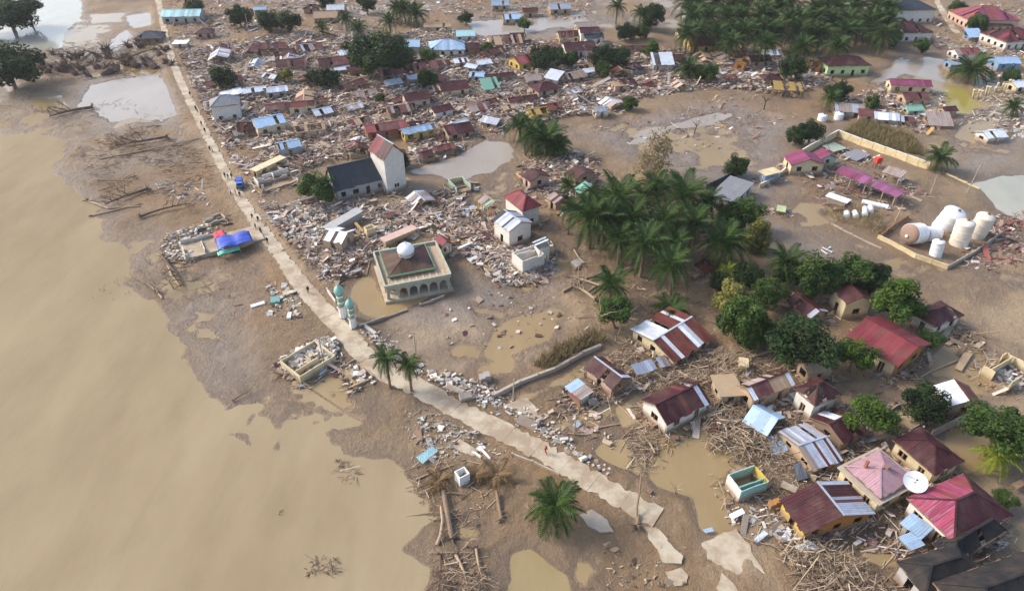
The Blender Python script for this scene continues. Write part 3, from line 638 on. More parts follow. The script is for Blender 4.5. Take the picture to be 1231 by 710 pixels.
house('tiny cream hut half buried below the rust-red roof', (888, 440), (900, 442), (902, 432), h=2.2, kind='flat', roof='w_cream', walls='w_cream', openings=False)

# --- mauve roofed house: a concrete flat roof with the hip roof on it
mv = house('mauve hip-roofed house with concrete eaves slab beside the white dish', (1006, 562), (1057, 608), (1114, 587), h=3.0, kind='flat', roof='stone', walls='w_cream', frames='timber')
c_, yaw_, L_, W_m, s_ = frame_from((1006, 562), (1057, 608), 3.0, (1114, 587))
roof_on(mv, L_ * .84, W_m * .84, 3.35, 'hip', .42, 'mauve', random.Random(4), missing=0, sw=.7)
m = MB(); m.box((-L_ * .18, -W_m * .2, 4.6), (.35, .35, 1.5)); m.build('chimney', 'w_brick', mv)
m = MB(); m.box((L_ * .05, W_m * .03, 5.0), (.7, .5, .4)); m.build('vent_box', 'timber', mv)
# --- satellite dish on a short mast
dp = P(1100, 579, 4.6); ds = empty('satellite_dish', (dp.x, dp.y, 3.2), 0, 'big white satellite dish standing on the mauve-roofed house', 'satellite dish')
m = MB(); n_ = 28; pr = [(i / 8 * 1.5, (i / 8) ** 2 * .42) for i in range(9)]; m.lathe(pr, n_); m.lathe([(r_, z_ - .04) for r_, z_ in reversed(pr)], n_)
dd = m.build('reflector', 'dish_white', ds, True); dd.location = (0, 0, 1.3); dd.rotation_euler = (R(22), R(-14), 0)
m = MB(); m.bar((0, 0, 0), (0, 0, 1.4), .14); m.build('mast', 'timber', ds)
m = MB(); [m.bar((math.cos(q) * 1.1, math.sin(q) * 1.1, .25), (0, 0, 1.2), .035) for q in (0, 2.1, 4.2)]; m.box((0, 0, 1.2), (.2, .2, .25)); f_ = m.build('feed_horn', 'dead_dark', dd)

# ------------------------------------------------------------ church
house('long church hall with dark slate-grey roof and pale wall', (403, 230), (466, 215), Rg=(449, 189), h=3.2, rise=4.2, roof='slate', walls='w_grey', name='church_hall', cat='church', missing=0, sw=1.6, tanp=None)
house('tall church tower block with maroon left slope and zinc right slope', (442, 181), (461, 193), (484, 182), h=9.2, rise=3.2, roof={0: ['maroon', 'maroon', 'red'], None: ['zinc', 'zinc', 'slate']}, walls='w_white', name='church_tower', cat='church tower', missing=0, frames='white_paint')
# ------------------------------------------------------------ mosque
def arcade(parent, a, b, H, bays, mat, t=.45, spring=1.3):
    a = Vector((*a, 0)); b = Vector((*b, 0)); d = (b - a); L = d.length; d /= L; n = Vector((-d.y, d.x, 0)); w = L / bays; rot = Matrix((d, n, Vector((0, 0, 1)))).transposed()
    for i in range(bays + 1):
        m = MB(); c = a + d * (w * i); m.box(c + Vector((0, 0, H / 2 - .3)), (.34, t + .1, H + .6), rot); m.box(c + Vector((0, 0, spring)), (.5, t + .2, .14), rot); m.build('pillar', mat, parent)
    for i in range(bays):
        m = MB(); x0, x1 = w * i + .16, w * (i + 1) - .16; k = 12; top = []
        for j in range(k + 1):
            s = j / k; q = abs(2 * s - 1); top.append((x0 + (x1 - x0) * s, spring + (H - spring - .45) * math.sqrt(max(0, 1 - q ** 1.7))))
        for (p, z0), (q, z1) in zip(top, top[1:]):
            V = []
            for s in (-t / 2, t / 2):
                for xx, zz in ((p, z0), (q, z1), (q, H), (p, H)): V.append(a + d * xx + n * s + Vector((0, 0, zz)))
            m.add(V, [(0, 1, 2, 3), (7, 6, 5, 4), (1, 0, 4, 5), (3, 2, 6, 7)])
        m.build('arch', mat, parent)
mc, my, mL, mW, ms = frame_from((463, 348), (542, 333), 3.2, (521, 294)); mg = .2
mo = empty('mosque', (mc.x, mc.y, mg), my, 'mosque with white dome, brown pyramid roof and arched verandah beside the flooded yard', 'mosque')
m = MB(); m.box((0, 0, -.1), (mL + .6, mW + .6, .9)); m.build('plinth', 'concrete', mo)
hx, hy = mL / 2 - .5, mW / 2 - .5; HT = 2.9
arcade(mo, (-hx, -hy), (hx, -hy), HT, 6, 'pale_green'); arcade(mo, (hx, -hy), (hx, hy), HT, 5, 'w_cream'); arcade(mo, (-hx, hy), (-hx, -hy), HT, 5, 'w_cream'); arcade(mo, (hx, hy), (-hx, hy), HT, 6, 'w_cream')
m = MB()
for (x0, x1, y0, y1) in ((-mL / 2, mL / 2, -mW / 2, -mW * .26), (-mL / 2, mL / 2, mW * .43, mW / 2), (-mL / 2, -mL * .385, -mW * .26, mW * .43), (mL * .285, mL / 2, -mW * .26, mW * .43)): m.box(((x0 + x1) / 2, (y0 + y1) / 2, HT + .12), (x1 - x0, y1 - y0, .24))
m.build('terrace', 'w_tan', mo)
for (x, y, dx, dy) in ((0, -mW / 2, mL, .25), (0, mW / 2, mL, .25), (-mL / 2, 0, .25, mW - .5), (mL / 2, 0, .25, mW - .5)):
    m = MB(); m.box((x, y, HT + .55), (dx, dy, .65)); m.box((x, y, HT + .9), (dx + .12, dy + .12, .1)); m.build('parapet', 'pale_green', mo)
for i in range(9):
    m = MB(); m.box((-mL * .42 + i * mL * .105, -mW * .38, HT + .3), (.16, mW * .2, .14)); m.build('terrace_beam', 'w_cream', mo)
ix, iy, icy, icx = mL * .335, mW * .345, mW * .085, -mL * .05
m = MB()
for (x, y, dx, dy) in ((icx, icy - iy, 2 * ix, .2), (icx, icy + iy, 2 * ix, .2), (icx - ix, icy, .2, 2 * iy - .2), (icx + ix, icy, .2, 2 * iy - .2)): m.box((x, y, HT / 2 + .3), (dx, dy, HT + 1.4))
m.build('inner_wall', 'w_brick', mo)  # brick tone darkens a white wall: shade behind the arches put into colour
inn = bpy.data.objects.new('roof_base', bpy.data.meshes.new('roof_base')); bpy.data.objects.remove(inn)
m = MB()
for (x, y, dx, dy) in ((icx, icy - iy - .35, 2 * ix + .9, .16), (icx, icy + iy + .35, 2 * ix + .9, .16), (icx - ix - .35, icy, .16, 2 * iy + .6), (icx + ix + .35, icy, .16, 2 * iy + .6)): m.box((x, y, HT + .95), (dx, dy, .35))
m.build('fascia', 'green_trim', mo)
rr = roof_on(mo, 2 * ix + .7, 2 * iy + .7, HT + 1.0, 'hip', .36, {None: 'brown', 1: 'maroon', 2: 'slate_blue'}, random.Random(2), missing=0, sw=1.3); rr.location = (icx, icy, 0)
m = MB(); zt = HT + .55 + .34 * iy; m.lathe([(1.45, zt - .4), (1.45, zt + .6), (1.62, zt + .62), (1.62, zt + .78)], 28); dr = m.build('drum', 'dome_white', mo, True); dr.location = (icx, icy, 0)
m = MB(); m.lathe([(1.5, zt + .75), (1.78, zt + 1.1), (1.9, zt + 1.55), (1.8, zt + 2.05), (1.5, zt + 2.5), (1.0, zt + 2.85), (.45, zt + 3.05), (.1, zt + 3.2), (.04, zt + 3.7), (0, zt + 3.72)], 28); dm = m.build('dome', 'dome_white', mo, True); dm.location = (icx, icy, zt * .1); dm.scale = (.9, .9, .9)
# gate minarets
for (px, py, hh, lab) in ((413, 381, 8.2, 'taller green and white gate minaret with banded teal dome by the road'), (425, 393, 7.2, 'shorter green and white gate minaret with banded teal dome by the road')):
    g = G(px, py); o = empty('minaret', g, .4, lab, 'minaret', 'gate minarets'); s = hh / 7.2
    m = MB(); m.lathe([(.62 * s, -.5), (.62 * s, 2.0 * s)], 8); m.lathe([(.75 * s, 2.0 * s), (.8 * s, 2.15 * s), (.75 * s, 2.3 * s)], 8); m.build('base', 'white_paint', o)
    for kz in range(4):
        m = MB(); m.lathe([(.55 * s, (2.3 + .55 * kz) * s), (.5 * s, (2.3 + .55 * kz + .4) * s)], 8); m.build('shaft', 'white_paint' if kz % 2 else 'pale_green', o)
        m = MB(); m.lathe([(.5 * s, (2.7 + .55 * kz) * s), (.66 * s, (2.74 + .55 * kz) * s), (.66 * s, (2.81 + .55 * kz) * s), (.5 * s, (2.85 + .55 * kz) * s)], 8); m.build('band', 'green_trim', o)
    m = MB(); m.lathe([(.5 * s, 4.5 * s), (.78 * s, 4.9 * s), (.8 * s, 5.3 * s), (.6 * s, 5.75 * s), (.3 * s, 6.05 * s), (.08 * s, 6.3 * s), (.03 * s, 7.1 * s), (0, 7.12 * s)], 12); m.build('dome', 'teal_tile', o, True)
# ------------------------------------------------------------ walls and fences
def fence(pts, H, mat, label, cat='wall', name='boundary_wall', t=.18, cope=None, post=3.2, px=True, group=None, pm=None, broken=0.0, lean=0):
    g = [P(*q, .4) for q in pts] if px else [Vector((*q, 0)) for q in pts]; zs = [max(.1, hgt(q.x, q.y)) for q in g]; o0 = g[0]; r_ = random.Random(len(label))
    root = empty(name, (o0.x, o0.y, 0), 0, label, cat, group)
    for i in range(len(g) - 1):
        a, b = g[i], g[i + 1]; L = (b - a).length; n = max(1, round(L / post))
        for k in range(n):
            if r_.random() < broken: continue
            p = a.lerp(b, k / n) - o0; q = a.lerp(b, (k + 1) / n) - o0; d = (q - p).normalized() * (.12 if k else 0)
            z = zs[i] + (zs[i + 1] - zs[i]) * (k + .5) / n; hh = H * (1 - (r_.random() * .3 if broken else 0)); m = MB()
            m.bar((p + d).to_3d() * 1 + Vector((0, 0, z + hh / 2 - .25 - p.z)), q - d + Vector((0, 0, z + hh / 2 - .25 - q.z)), t, hh + .5)
            if cope: m.bar(p + d + Vector((0, 0, z + hh + .05 - p.z)), q - d + Vector((0, 0, z + hh + .05 - q.z)), t + .12, .1, 1)
            w = m.build('panel', [mat, cope or mat], root)
            m = MB(); m.box((p.x, p.y, z + H / 2 - .2), (.26, .26, H + .6)); m.build('post', pm or mat, root)
    return root
fence([(944, 199), (972, 182), (1006, 163), (1034, 174), (1062, 185), (1088, 195), (1116, 205)], 1.9, 'cream_paint', 'long cream compound wall with a corner behind the magenta-roofed office', cope='white_paint')
fence([(1122, 206), (1138, 211), (1162, 220), (1178, 226)], .5, 'cream_paint', 'low broken cream wall running on past the lone palm', broken=.3)
fence([(990, 263), (1012, 275), (1036, 287), (1060, 298), (1084, 310)], .35, 'stone', 'low concrete kerb wall along the mudflat before the tanks', broken=.15)
fence([(1056, 286), (1078, 297), (1100, 309), (1139, 322)], .9, 'cream_paint', 'yellow-topped bund wall along the front of the storage tanks', cope='cream_paint')
fence([(1139, 322), (1172, 304), (1204, 281)], .9, 'stone', 'grey bund wall along the right side of the storage tanks')
fence([(1057, 286), (1075, 272), (1092, 262)], .9, 'w_brick', 'rust-stained bund wall on the left side of the storage tanks')
fence([(913, 226), (930, 218), (944, 205)], 1.1, 'cream_paint', 'cream garden wall below the little guard house', cope='white_paint')
fence([(848, 232), (866, 223), (882, 214)], 2.2, 'slate', 'dark slatted fence behind the grey shed roof', post=1.6)
fence([(592, 477), (625, 460), (668, 444), (700, 426), (722, 417)], .8, 'stone', 'long grey pipe-like boundary wall running from the road to the grove', t=.5, post=4)
fence([(1119, 524), (1150, 508), (1183, 494)], 1.5, 'stone', 'mud-stained garden wall behind the dark red hip roof', post=3)
fence([(616, 548), (640, 557), (672, 572)], .5, 'concrete', 'low concrete curb beside the road above the green palm', post=5)
fence([(386, 342), (394, 352), (404, 366)], .9, 'w_white', 'short white gate wall leaning beside the minarets', broken=.2)
fence([(435, 392), (462, 382), (490, 372), (520, 362), (548, 350)], .6, 'w_white', 'toppled white wall in front of the mosque yard', broken=.25)
fence([(430, 380), (440, 395), (452, 404)], .7, 'w_white', 'broken white wall stub beside the road below the minarets', broken=.2, t=.5)
fence([(361, 246), (395, 236), (412, 229)], 1.2, 'w_grey', 'grey yard wall under the tree beside the church hall', post=3)
fence([(1108, 452), (1120, 445), (1152, 432)], .25, 'mud_roof', 'flat mud-covered path edge beside the long red house')
fence([(866, 484), (858, 500)], 1.2, 'w_tan', 'stub of tan wall at the end of the flat-roofed wing')
# leaning concrete pillars of a wrecked hall
for i in range(14):
    g = G(1170 + i * 4.6 + (i % 2) * 1.5, 117 - i * 1.3 + (i % 3) * 2); m = MB(); q = Matrix.Rotation(R(-18 + (i * 37 % 9)), 3, 'Y') @ Matrix.Rotation(R(10), 3, 'X')
    m.box(q @ Vector((0, 0, 1.5)), (.42, .42, 3.6), q); m.box(q @ Vector((0, 0, 3.3)), (.6, .6, .2), q); o = m.build('pillar', 'w_cream')
    o.location = g; tag(o, 'leaning cream concrete pillar in the row of pillars of a wrecked hall', 'pillar', 'leaning pillar row')
# ------------------------------------------------------------ compound: sheds, tanks
house('magenta-roofed cream office by the compound corner wall', (941, 187), (951, 199), (982, 186), h=3.0, rise=1.6, roof='magenta', walls='w_cream', W=None, kind='gable')
house('smaller magenta roof beside the cream office with green porch', (976, 184), (986, 192), (1003, 186), h=3.0, rise=1.2, roof='magenta', walls='w_mint')
house('long purple canopy over pump posts, front half', (1003, 207), (1042, 222), (1050, 212), h=3.4, rise=.7, roof=['purple', 'purple', 'magenta'], walls='w_tan', posts=True, cat='canopy', name='canopy')
house('shorter purple canopy at the end of the long one', (1045, 223), (1077, 238), (1086, 229), h=3.0, rise=.7, roof=['purple', 'purple', 'magenta'], walls='w_tan', posts=True, cat='canopy', name='canopy')
house('small tan-roofed open shed behind the purple canopies', (1060, 207), (1083, 214), (1089, 207), h=2.8, kind='shed', tanp=.1, roof=['tan_sheet', 'zinc_old'], walls='w_white', posts=True)
house('little guard house with pale flat roof and blue windows', (911, 206), (921, 212), (934, 204), h=3.0, kind='flat', roof='cream_paint', walls='w_blue', frames='white_paint')
house('wide flat grey sheet roof of the shed by the dark fence', (852, 234), (882, 244), (916, 226), h=3.0, kind='shed', tanp=.06, roof='grey_sheet', walls='w_grey', sw=2.2, missing=0)
house('long low white container shed half buried in compound mud', (992, 236), (1018, 245), (1024, 241), h=1.4, kind='flat', roof='tank_white', walls='w_white', openings=False, cat='container', name='container')
house('upturned cream bin lying on the mudflat below the guard house', (933, 254), (944, 256), (946, 249), h=1.0, kind='flat', roof='w_lime', walls='w_cream', openings=False, cat='container', name='container')
house('flat grey slab roof inside the compound corner', (1012, 187), (1030, 194), (1040, 184), h=.9, kind='flat', roof='grey_sheet', walls='w_grey', openings=False)
house('pale flat slab roof beside the cream compound wall', (1003, 183), (1018, 179), (1010, 170), h=.9, kind='flat', roof='w_mint', walls='w_grey', openings=False)
def tank(px, py, r, L, mat, label, mode='up', yaw=0., tiltv=0., sink=.25, cap=None, group=None):
    r *= .8; L *= .86; g = G(px, py); o = empty('storage_tank', g, yaw, label, 'tank', group)
    m = MB(); m.lathe([(r, 0), (r, L)], 30); b = m.build('shell', mat, o, True)
    m = MB(); m.lathe([(r, L), (r * .96, L + r * .1), (r * .6, L + r * .24), (.25, L + r * .3), (0, L + r * .3)], 30); m.lathe([(0, -r * .06), (r * .7, -r * .05), (r, 0)], 30); c = m.build('end_cap', cap or mat, o, True)
    bands = []
    for f in (.02, .34, .67, .98):
        m = MB(); m.lathe([(r + .002, L * f - .07), (r + .06, L * f - .05), (r + .06, L * f + .05), (r + .002, L * f + .07)], 30); bands.append(m.build('band', mat, o, True))
    m = MB(); m.lathe([(.3, L + r * .27), (.3, L + r * .27 + .35), (0, L + r * .27 + .36)], 10, (r * .2, 0, 0)); e = m.build('hatch', 'dead_dark' if mode == 'up' else mat, o)
    if mode == 'side':
        for q in [b, c, e] + bands: q.rotation_euler = (0, R(90 + tiltv), 0); q.location = (-L / 2, 0, r * (1 - sink))
    else:
        for q in [b, c, e] + bands: q.rotation_euler = (R(tiltv), R(tiltv * .5), 0); q.location = (0, 0, -sink)
    return o
tank(1152, 293, 2.3, 6.2, 'tank_cream', 'upright cream storage tank with bulging ribbed sides, in front', 'up', 0, -3, .3)
tank(1173, 283, 2.25, 6.2, 'tank_cream', 'upright cream storage tank with bulging ribbed sides, behind its twin', 'up', 0, 3, .3)
tank(1096, 290, 2.7, 4.0, 'tank_white', 'overturned storage tank showing a rusty mud-caked bottom', 'side', R(205), -12, .1, 'tank_rust')
tank(1117, 285, 2.0, 4.2, 'tank_white', 'white storage tank lying against the rusty-bottomed tank', 'side', R(20), 6, .25)
tank(1134, 272, 2.9, 5.6, 'tank_white', 'largest white tank tipped over beside the cream tanks', 'up', R(0), 14, .5)
tank(1125, 305, 1.5, 3.9, 'tank_white', 'slim white upright tank inside the yellow bund wall', 'up', 0, -6, .3)
for i, (px, py, L, yw, sk) in enumerate(((1018, 258, 2.4, 70, .3), (1028, 259, 2.8, 75, .3), (1039, 257, 4.4, 66, .2), (1046, 254, 3.2, 70, .25))):
    tank(px, py, .75, L, 'tank_white', 'small white gas capsule lying in the row on the mud', 'side', R(yw), 4, sk, group='small gas capsules')
tank(1051, 248, .75, 6.5, 'tank_white', 'long white gas cylinder lying across the end of the capsule row', 'side', R(-28), 0, .2)
for (px, py, mt, lb) in ((988, 144, 'tank_white', 'squat white water tank beside the ruined grey roofs'), (1008, 142, 'zinc_white', 'taller round pale water tank beside the ruined grey roofs')): tank(px, py, 1.6, 2.2, 'tank_white', lb)
g = G(1053, 201); o = empty('fuel_tank', g, .3, 'small red cube tank on thin legs inside the compound', 'tank'); m = MB(); m.box((0, 0, 2.2), (1.6, 1.2, 1.5)); m.build('body', 'red_paint', o)
for sx in (-1, 1):
    for sy in (-1, 1): m = MB(); m.bar((sx * .7, sy * .5, -.3), (sx * .6, sy * .45, 1.5), .1); m.build('leg', 'dead_dark', o)
# pipe frame wreck on the mudflat, white pipes
for (a, b, lb) in (((988, 298), (1000, 303), 'long'), ((993, 301), (998, 297), 'short'), ((987, 301), (994, 306), 'lower')):
    p, q = G(*a), G(*b); m = MB(); m.tube([p - p, q - p], .11, 8); m.tube([(q - p) * .98, (q - p) * 1.02], .24, 8); o = m.build('pipe', 'tank_white'); o.location = p + Vector((0, 0, .2)); tag(o, f'{lb} white pipe in the small wreck lying on the mudflat', 'pipe', 'white pipes on the mudflat')

# ------------------------------------------------------------ houses of the middle and the far village
house('white two-storey house under a clean pink-red pyramid roof', (605, 236), (628, 254), (650, 246), h=5.4, rise=2.0, kind='hip', roof='red', walls='w_white', missing=0, frames='dark_glass')
house('white house with silver and dark striped zinc roof beside the pink pyramid', (591, 264), (612, 279), (646, 271), h=5.0, rise=1.4, roof=['zinc', 'zinc_white', 'slate', 'zinc', 'slate'], walls='w_white', sw=.6, missing=0)
house('ruined white two-storey shell below the silver striped roof', (612, 303), (628, 316), (660, 306), h=3.6, kind='none', walls='w_white', ragged=.5)
house('little silver striped roof on the side of the ruined white shell', (640, 291), (648, 300), (661, 293), h=4.4, kind='shed', tanp=.2, roof=['zinc', 'slate', 'zinc_white'], walls='w_white', sw=.5)
house('open yellow frame house left without its roof sheets beside the pink pyramid', (572, 240), (586, 250), (604, 243), h=3.4, rise=.9, roof=['tan_sheet', 'mint_sheet', 'zinc_old'], walls='w_yellow', posts=True, missing=.5)
house('long white lean-to roof over a battered house next to the road', (385, 287), (412, 293), (446, 281), h=3.0, rise=1.0, roof=['zinc_white', 'zinc_white', 'zinc_blue', 'maroon'], walls='w_tan', lean=(.04, -.06), missing=.08)
house('toppled grey wall slab house between church and lean-to', (388, 270), (396, 275), (438, 256), h=2.2, kind='flat', roof='w_grey', walls='w_grey', openings=False, lean=(.12, 0))
house('small box house with cream parapet beside the toppled grey slab', (434, 272), (440, 278), (451, 270), h=2.6, kind='none', walls='w_cream', ragged=.1)
house('pale pinkish flat roof slab behind the mosque', (456, 287), (463, 292), (508, 279), h=2.0, kind='flat', roof='w_pink', walls='w_cream', openings=False)
house('small pink-red gable roof beside the mosque', (520, 290), (530, 299), (545, 293), h=3.0, rise=1.3, roof='red', walls='w_white')
house('mint and cream ruin standing alone in the grey pool', (536, 215), (548, 227), (566, 219), h=2.2, kind='none', walls=['w_mint', 'w_cream', 'w_mint', 'w_cream'], ragged=.4)
house('maroon roof over a pink collapsed front near the palms', (626, 211), (637, 219), (658, 209), h=3.0, rise=1.2, roof='maroon', walls='w_pink')
house('broad dark maroon roof between the palm and the pale sheets', (679, 208), (692, 216), (713, 206), h=3.0, rise=1.2, roof='maroon', walls='w_tan')
house('small maroon roof with pale tear beside the grove', (656, 238), (668, 246), (681, 234), h=2.6, rise=1.0, roof=['maroon', 'maroon', 'zinc_old'], walls='w_tan')
house('pale mint sheet roof wedged against the grove', (688, 228), (698, 233), (708, 224), h=2.0, kind='shed', tanp=.2, roof='mint_sheet', walls='w_cream')
house('maroon wreck of a roof lying under the grove palms', (834, 318), (846, 328), (864, 318), h=1.6, rise=.7, roof=['maroon', 'rust'], walls='w_plank', wallh=.8, ragged=.4, missing=.2)
house('roofless white house shell beside the road with open rooms', (302, 212), (312, 224), (361, 214), h=2.4, kind='none', walls='w_white', ragged=.25)
house('flat broken slab roof behind the roofless white shell', (300, 204), (308, 207), (350, 192), h=2.4, kind='flat', roof='w_cream', walls='w_cream')
house('white sheeted wreck stranded on the river mud left of the road', (240, 263), (248, 270), (272, 259), h=1.4, kind='none', walls='w_white', ragged=.5)
house('grey zinc heap of a fallen roof beside the church tower', (487, 238), (500, 248), (518, 236), h=1.5, rise=1.0, roof=['zinc', 'zinc_old', 'zinc_white'], walls='w_plank', wallh=.6, ragged=.4, missing=.25, lean=(.1, .1))
# roofless foundation full of rubble between road and river
fo = house('roofless foundation with inner walls filled with white rubble between road and river', (332, 433), (360, 455), (404, 424), h=1.9, kind='none', walls='w_cream', ragged=.1, name='ruined_house')
for f_ in (-.22, .05, .28):
    c_, yw_, L_, W_, s_ = frame_from((332, 433), (360, 455), 1.9, (404, 424)); wall(fo, (-L_ / 2 + .6, W_ * f_), (L_ * .1, W_ * f_), 1.2, 'w_cream', (1,), ragged=.4)
house('rubble-filled low cream ruin next to the foundation at the roadside', (404, 440), (428, 464), (452, 450), h=1.1, kind='none', walls='w_cream', ragged=.5, name='ruined_house')
# platform with the blue tarpaulin
c_, yw_, L_, W_, s_ = frame_from((222, 312), (318, 287), .9, (304, 272)); bt = empty('ruined_platform', (c_.x, c_.y, .35), yw_, 'long concrete house platform stripped of walls at the river side', 'platform')
m = MB(); m.box((0, 0, .2), (L_, W_, .9)); m.build('slab', 'concrete', bt)
for (x0, y0, x1, y1) in ((-.5, -.5, -.5, .5), (-.5, .5, .1, .5), (-.25, -.5, -.25, .4), (-.02, -.5, -.02, .5), (-.5, -.5, -.05, -.5)): wall(bt, (x0 * L_ * .96, y0 * W_ * .96), (x1 * L_ * .96, y1 * W_ * .96), 1.7, 'w_white', (1,), ragged=.5)
def cloth(pts, z, mat, name, label, sag=.35, n=12, cat='tarpaulin'):
    q = [P(*p, z) for p in pts]; V = []; F = []; c = sum(q, Vector()) / 4
    for i in range(n + 1):
        for j in range(n + 1):
            a = q[0].lerp(q[1], i / n); b = q[3].lerp(q[2], i / n); p = a.lerp(b, j / n); s, t = i / n, j / n
            zz = sag * (abs(math.sin(s * math.pi * 2)) * .9 - .5 * (2 * t - 1) ** 2 + .18 * math.sin(9 * s + 5 * t) + .1 * math.sin(17 * t + 3 * s)); V.append((p.x - c.x, p.y - c.y, zz))
    for i in range(n):
        for j in range(n): F.append((i * (n + 1) + j, (i + 1) * (n + 1) + j, (i + 1) * (n + 1) + j + 1, i * (n + 1) + j + 1))
    e = empty(name, (c.x, c.y, z), 0, label, cat); o = obj_from('sheet', V, F, mat, e, smooth=True); s_ = o.modifiers.new('thick', 'SOLIDIFY'); s_.thickness = .03
    m = MB()
    for k in (0, n, (n + 1) * n, (n + 1) * (n + 1) - 1): v = Vector(V[k]); m.bar((v.x, v.y, -z + .3), (v.x, v.y, v.z), .1)
    m.build('pole', 'timber', e); return e
cloth([(259, 286), (299, 277), (304, 289), (262, 300)], 2.4, 'blue_tarp', 'tarpaulin', 'blue tarpaulin stretched over the stripped river-side platform', .45)
cloth([(256, 280), (268, 276), (272, 282), (258, 287)], 2.0, 'red_cloth', 'tarpaulin', 'red cloth hung beside the blue tarpaulin', .2, 6)
cloth([(261, 303), (287, 296), (289, 300), (262, 307)], 1.3, 'aqua_tarp', 'tarpaulin', 'narrow aqua sheet hung along the front of the stripped platform', .12, 6)
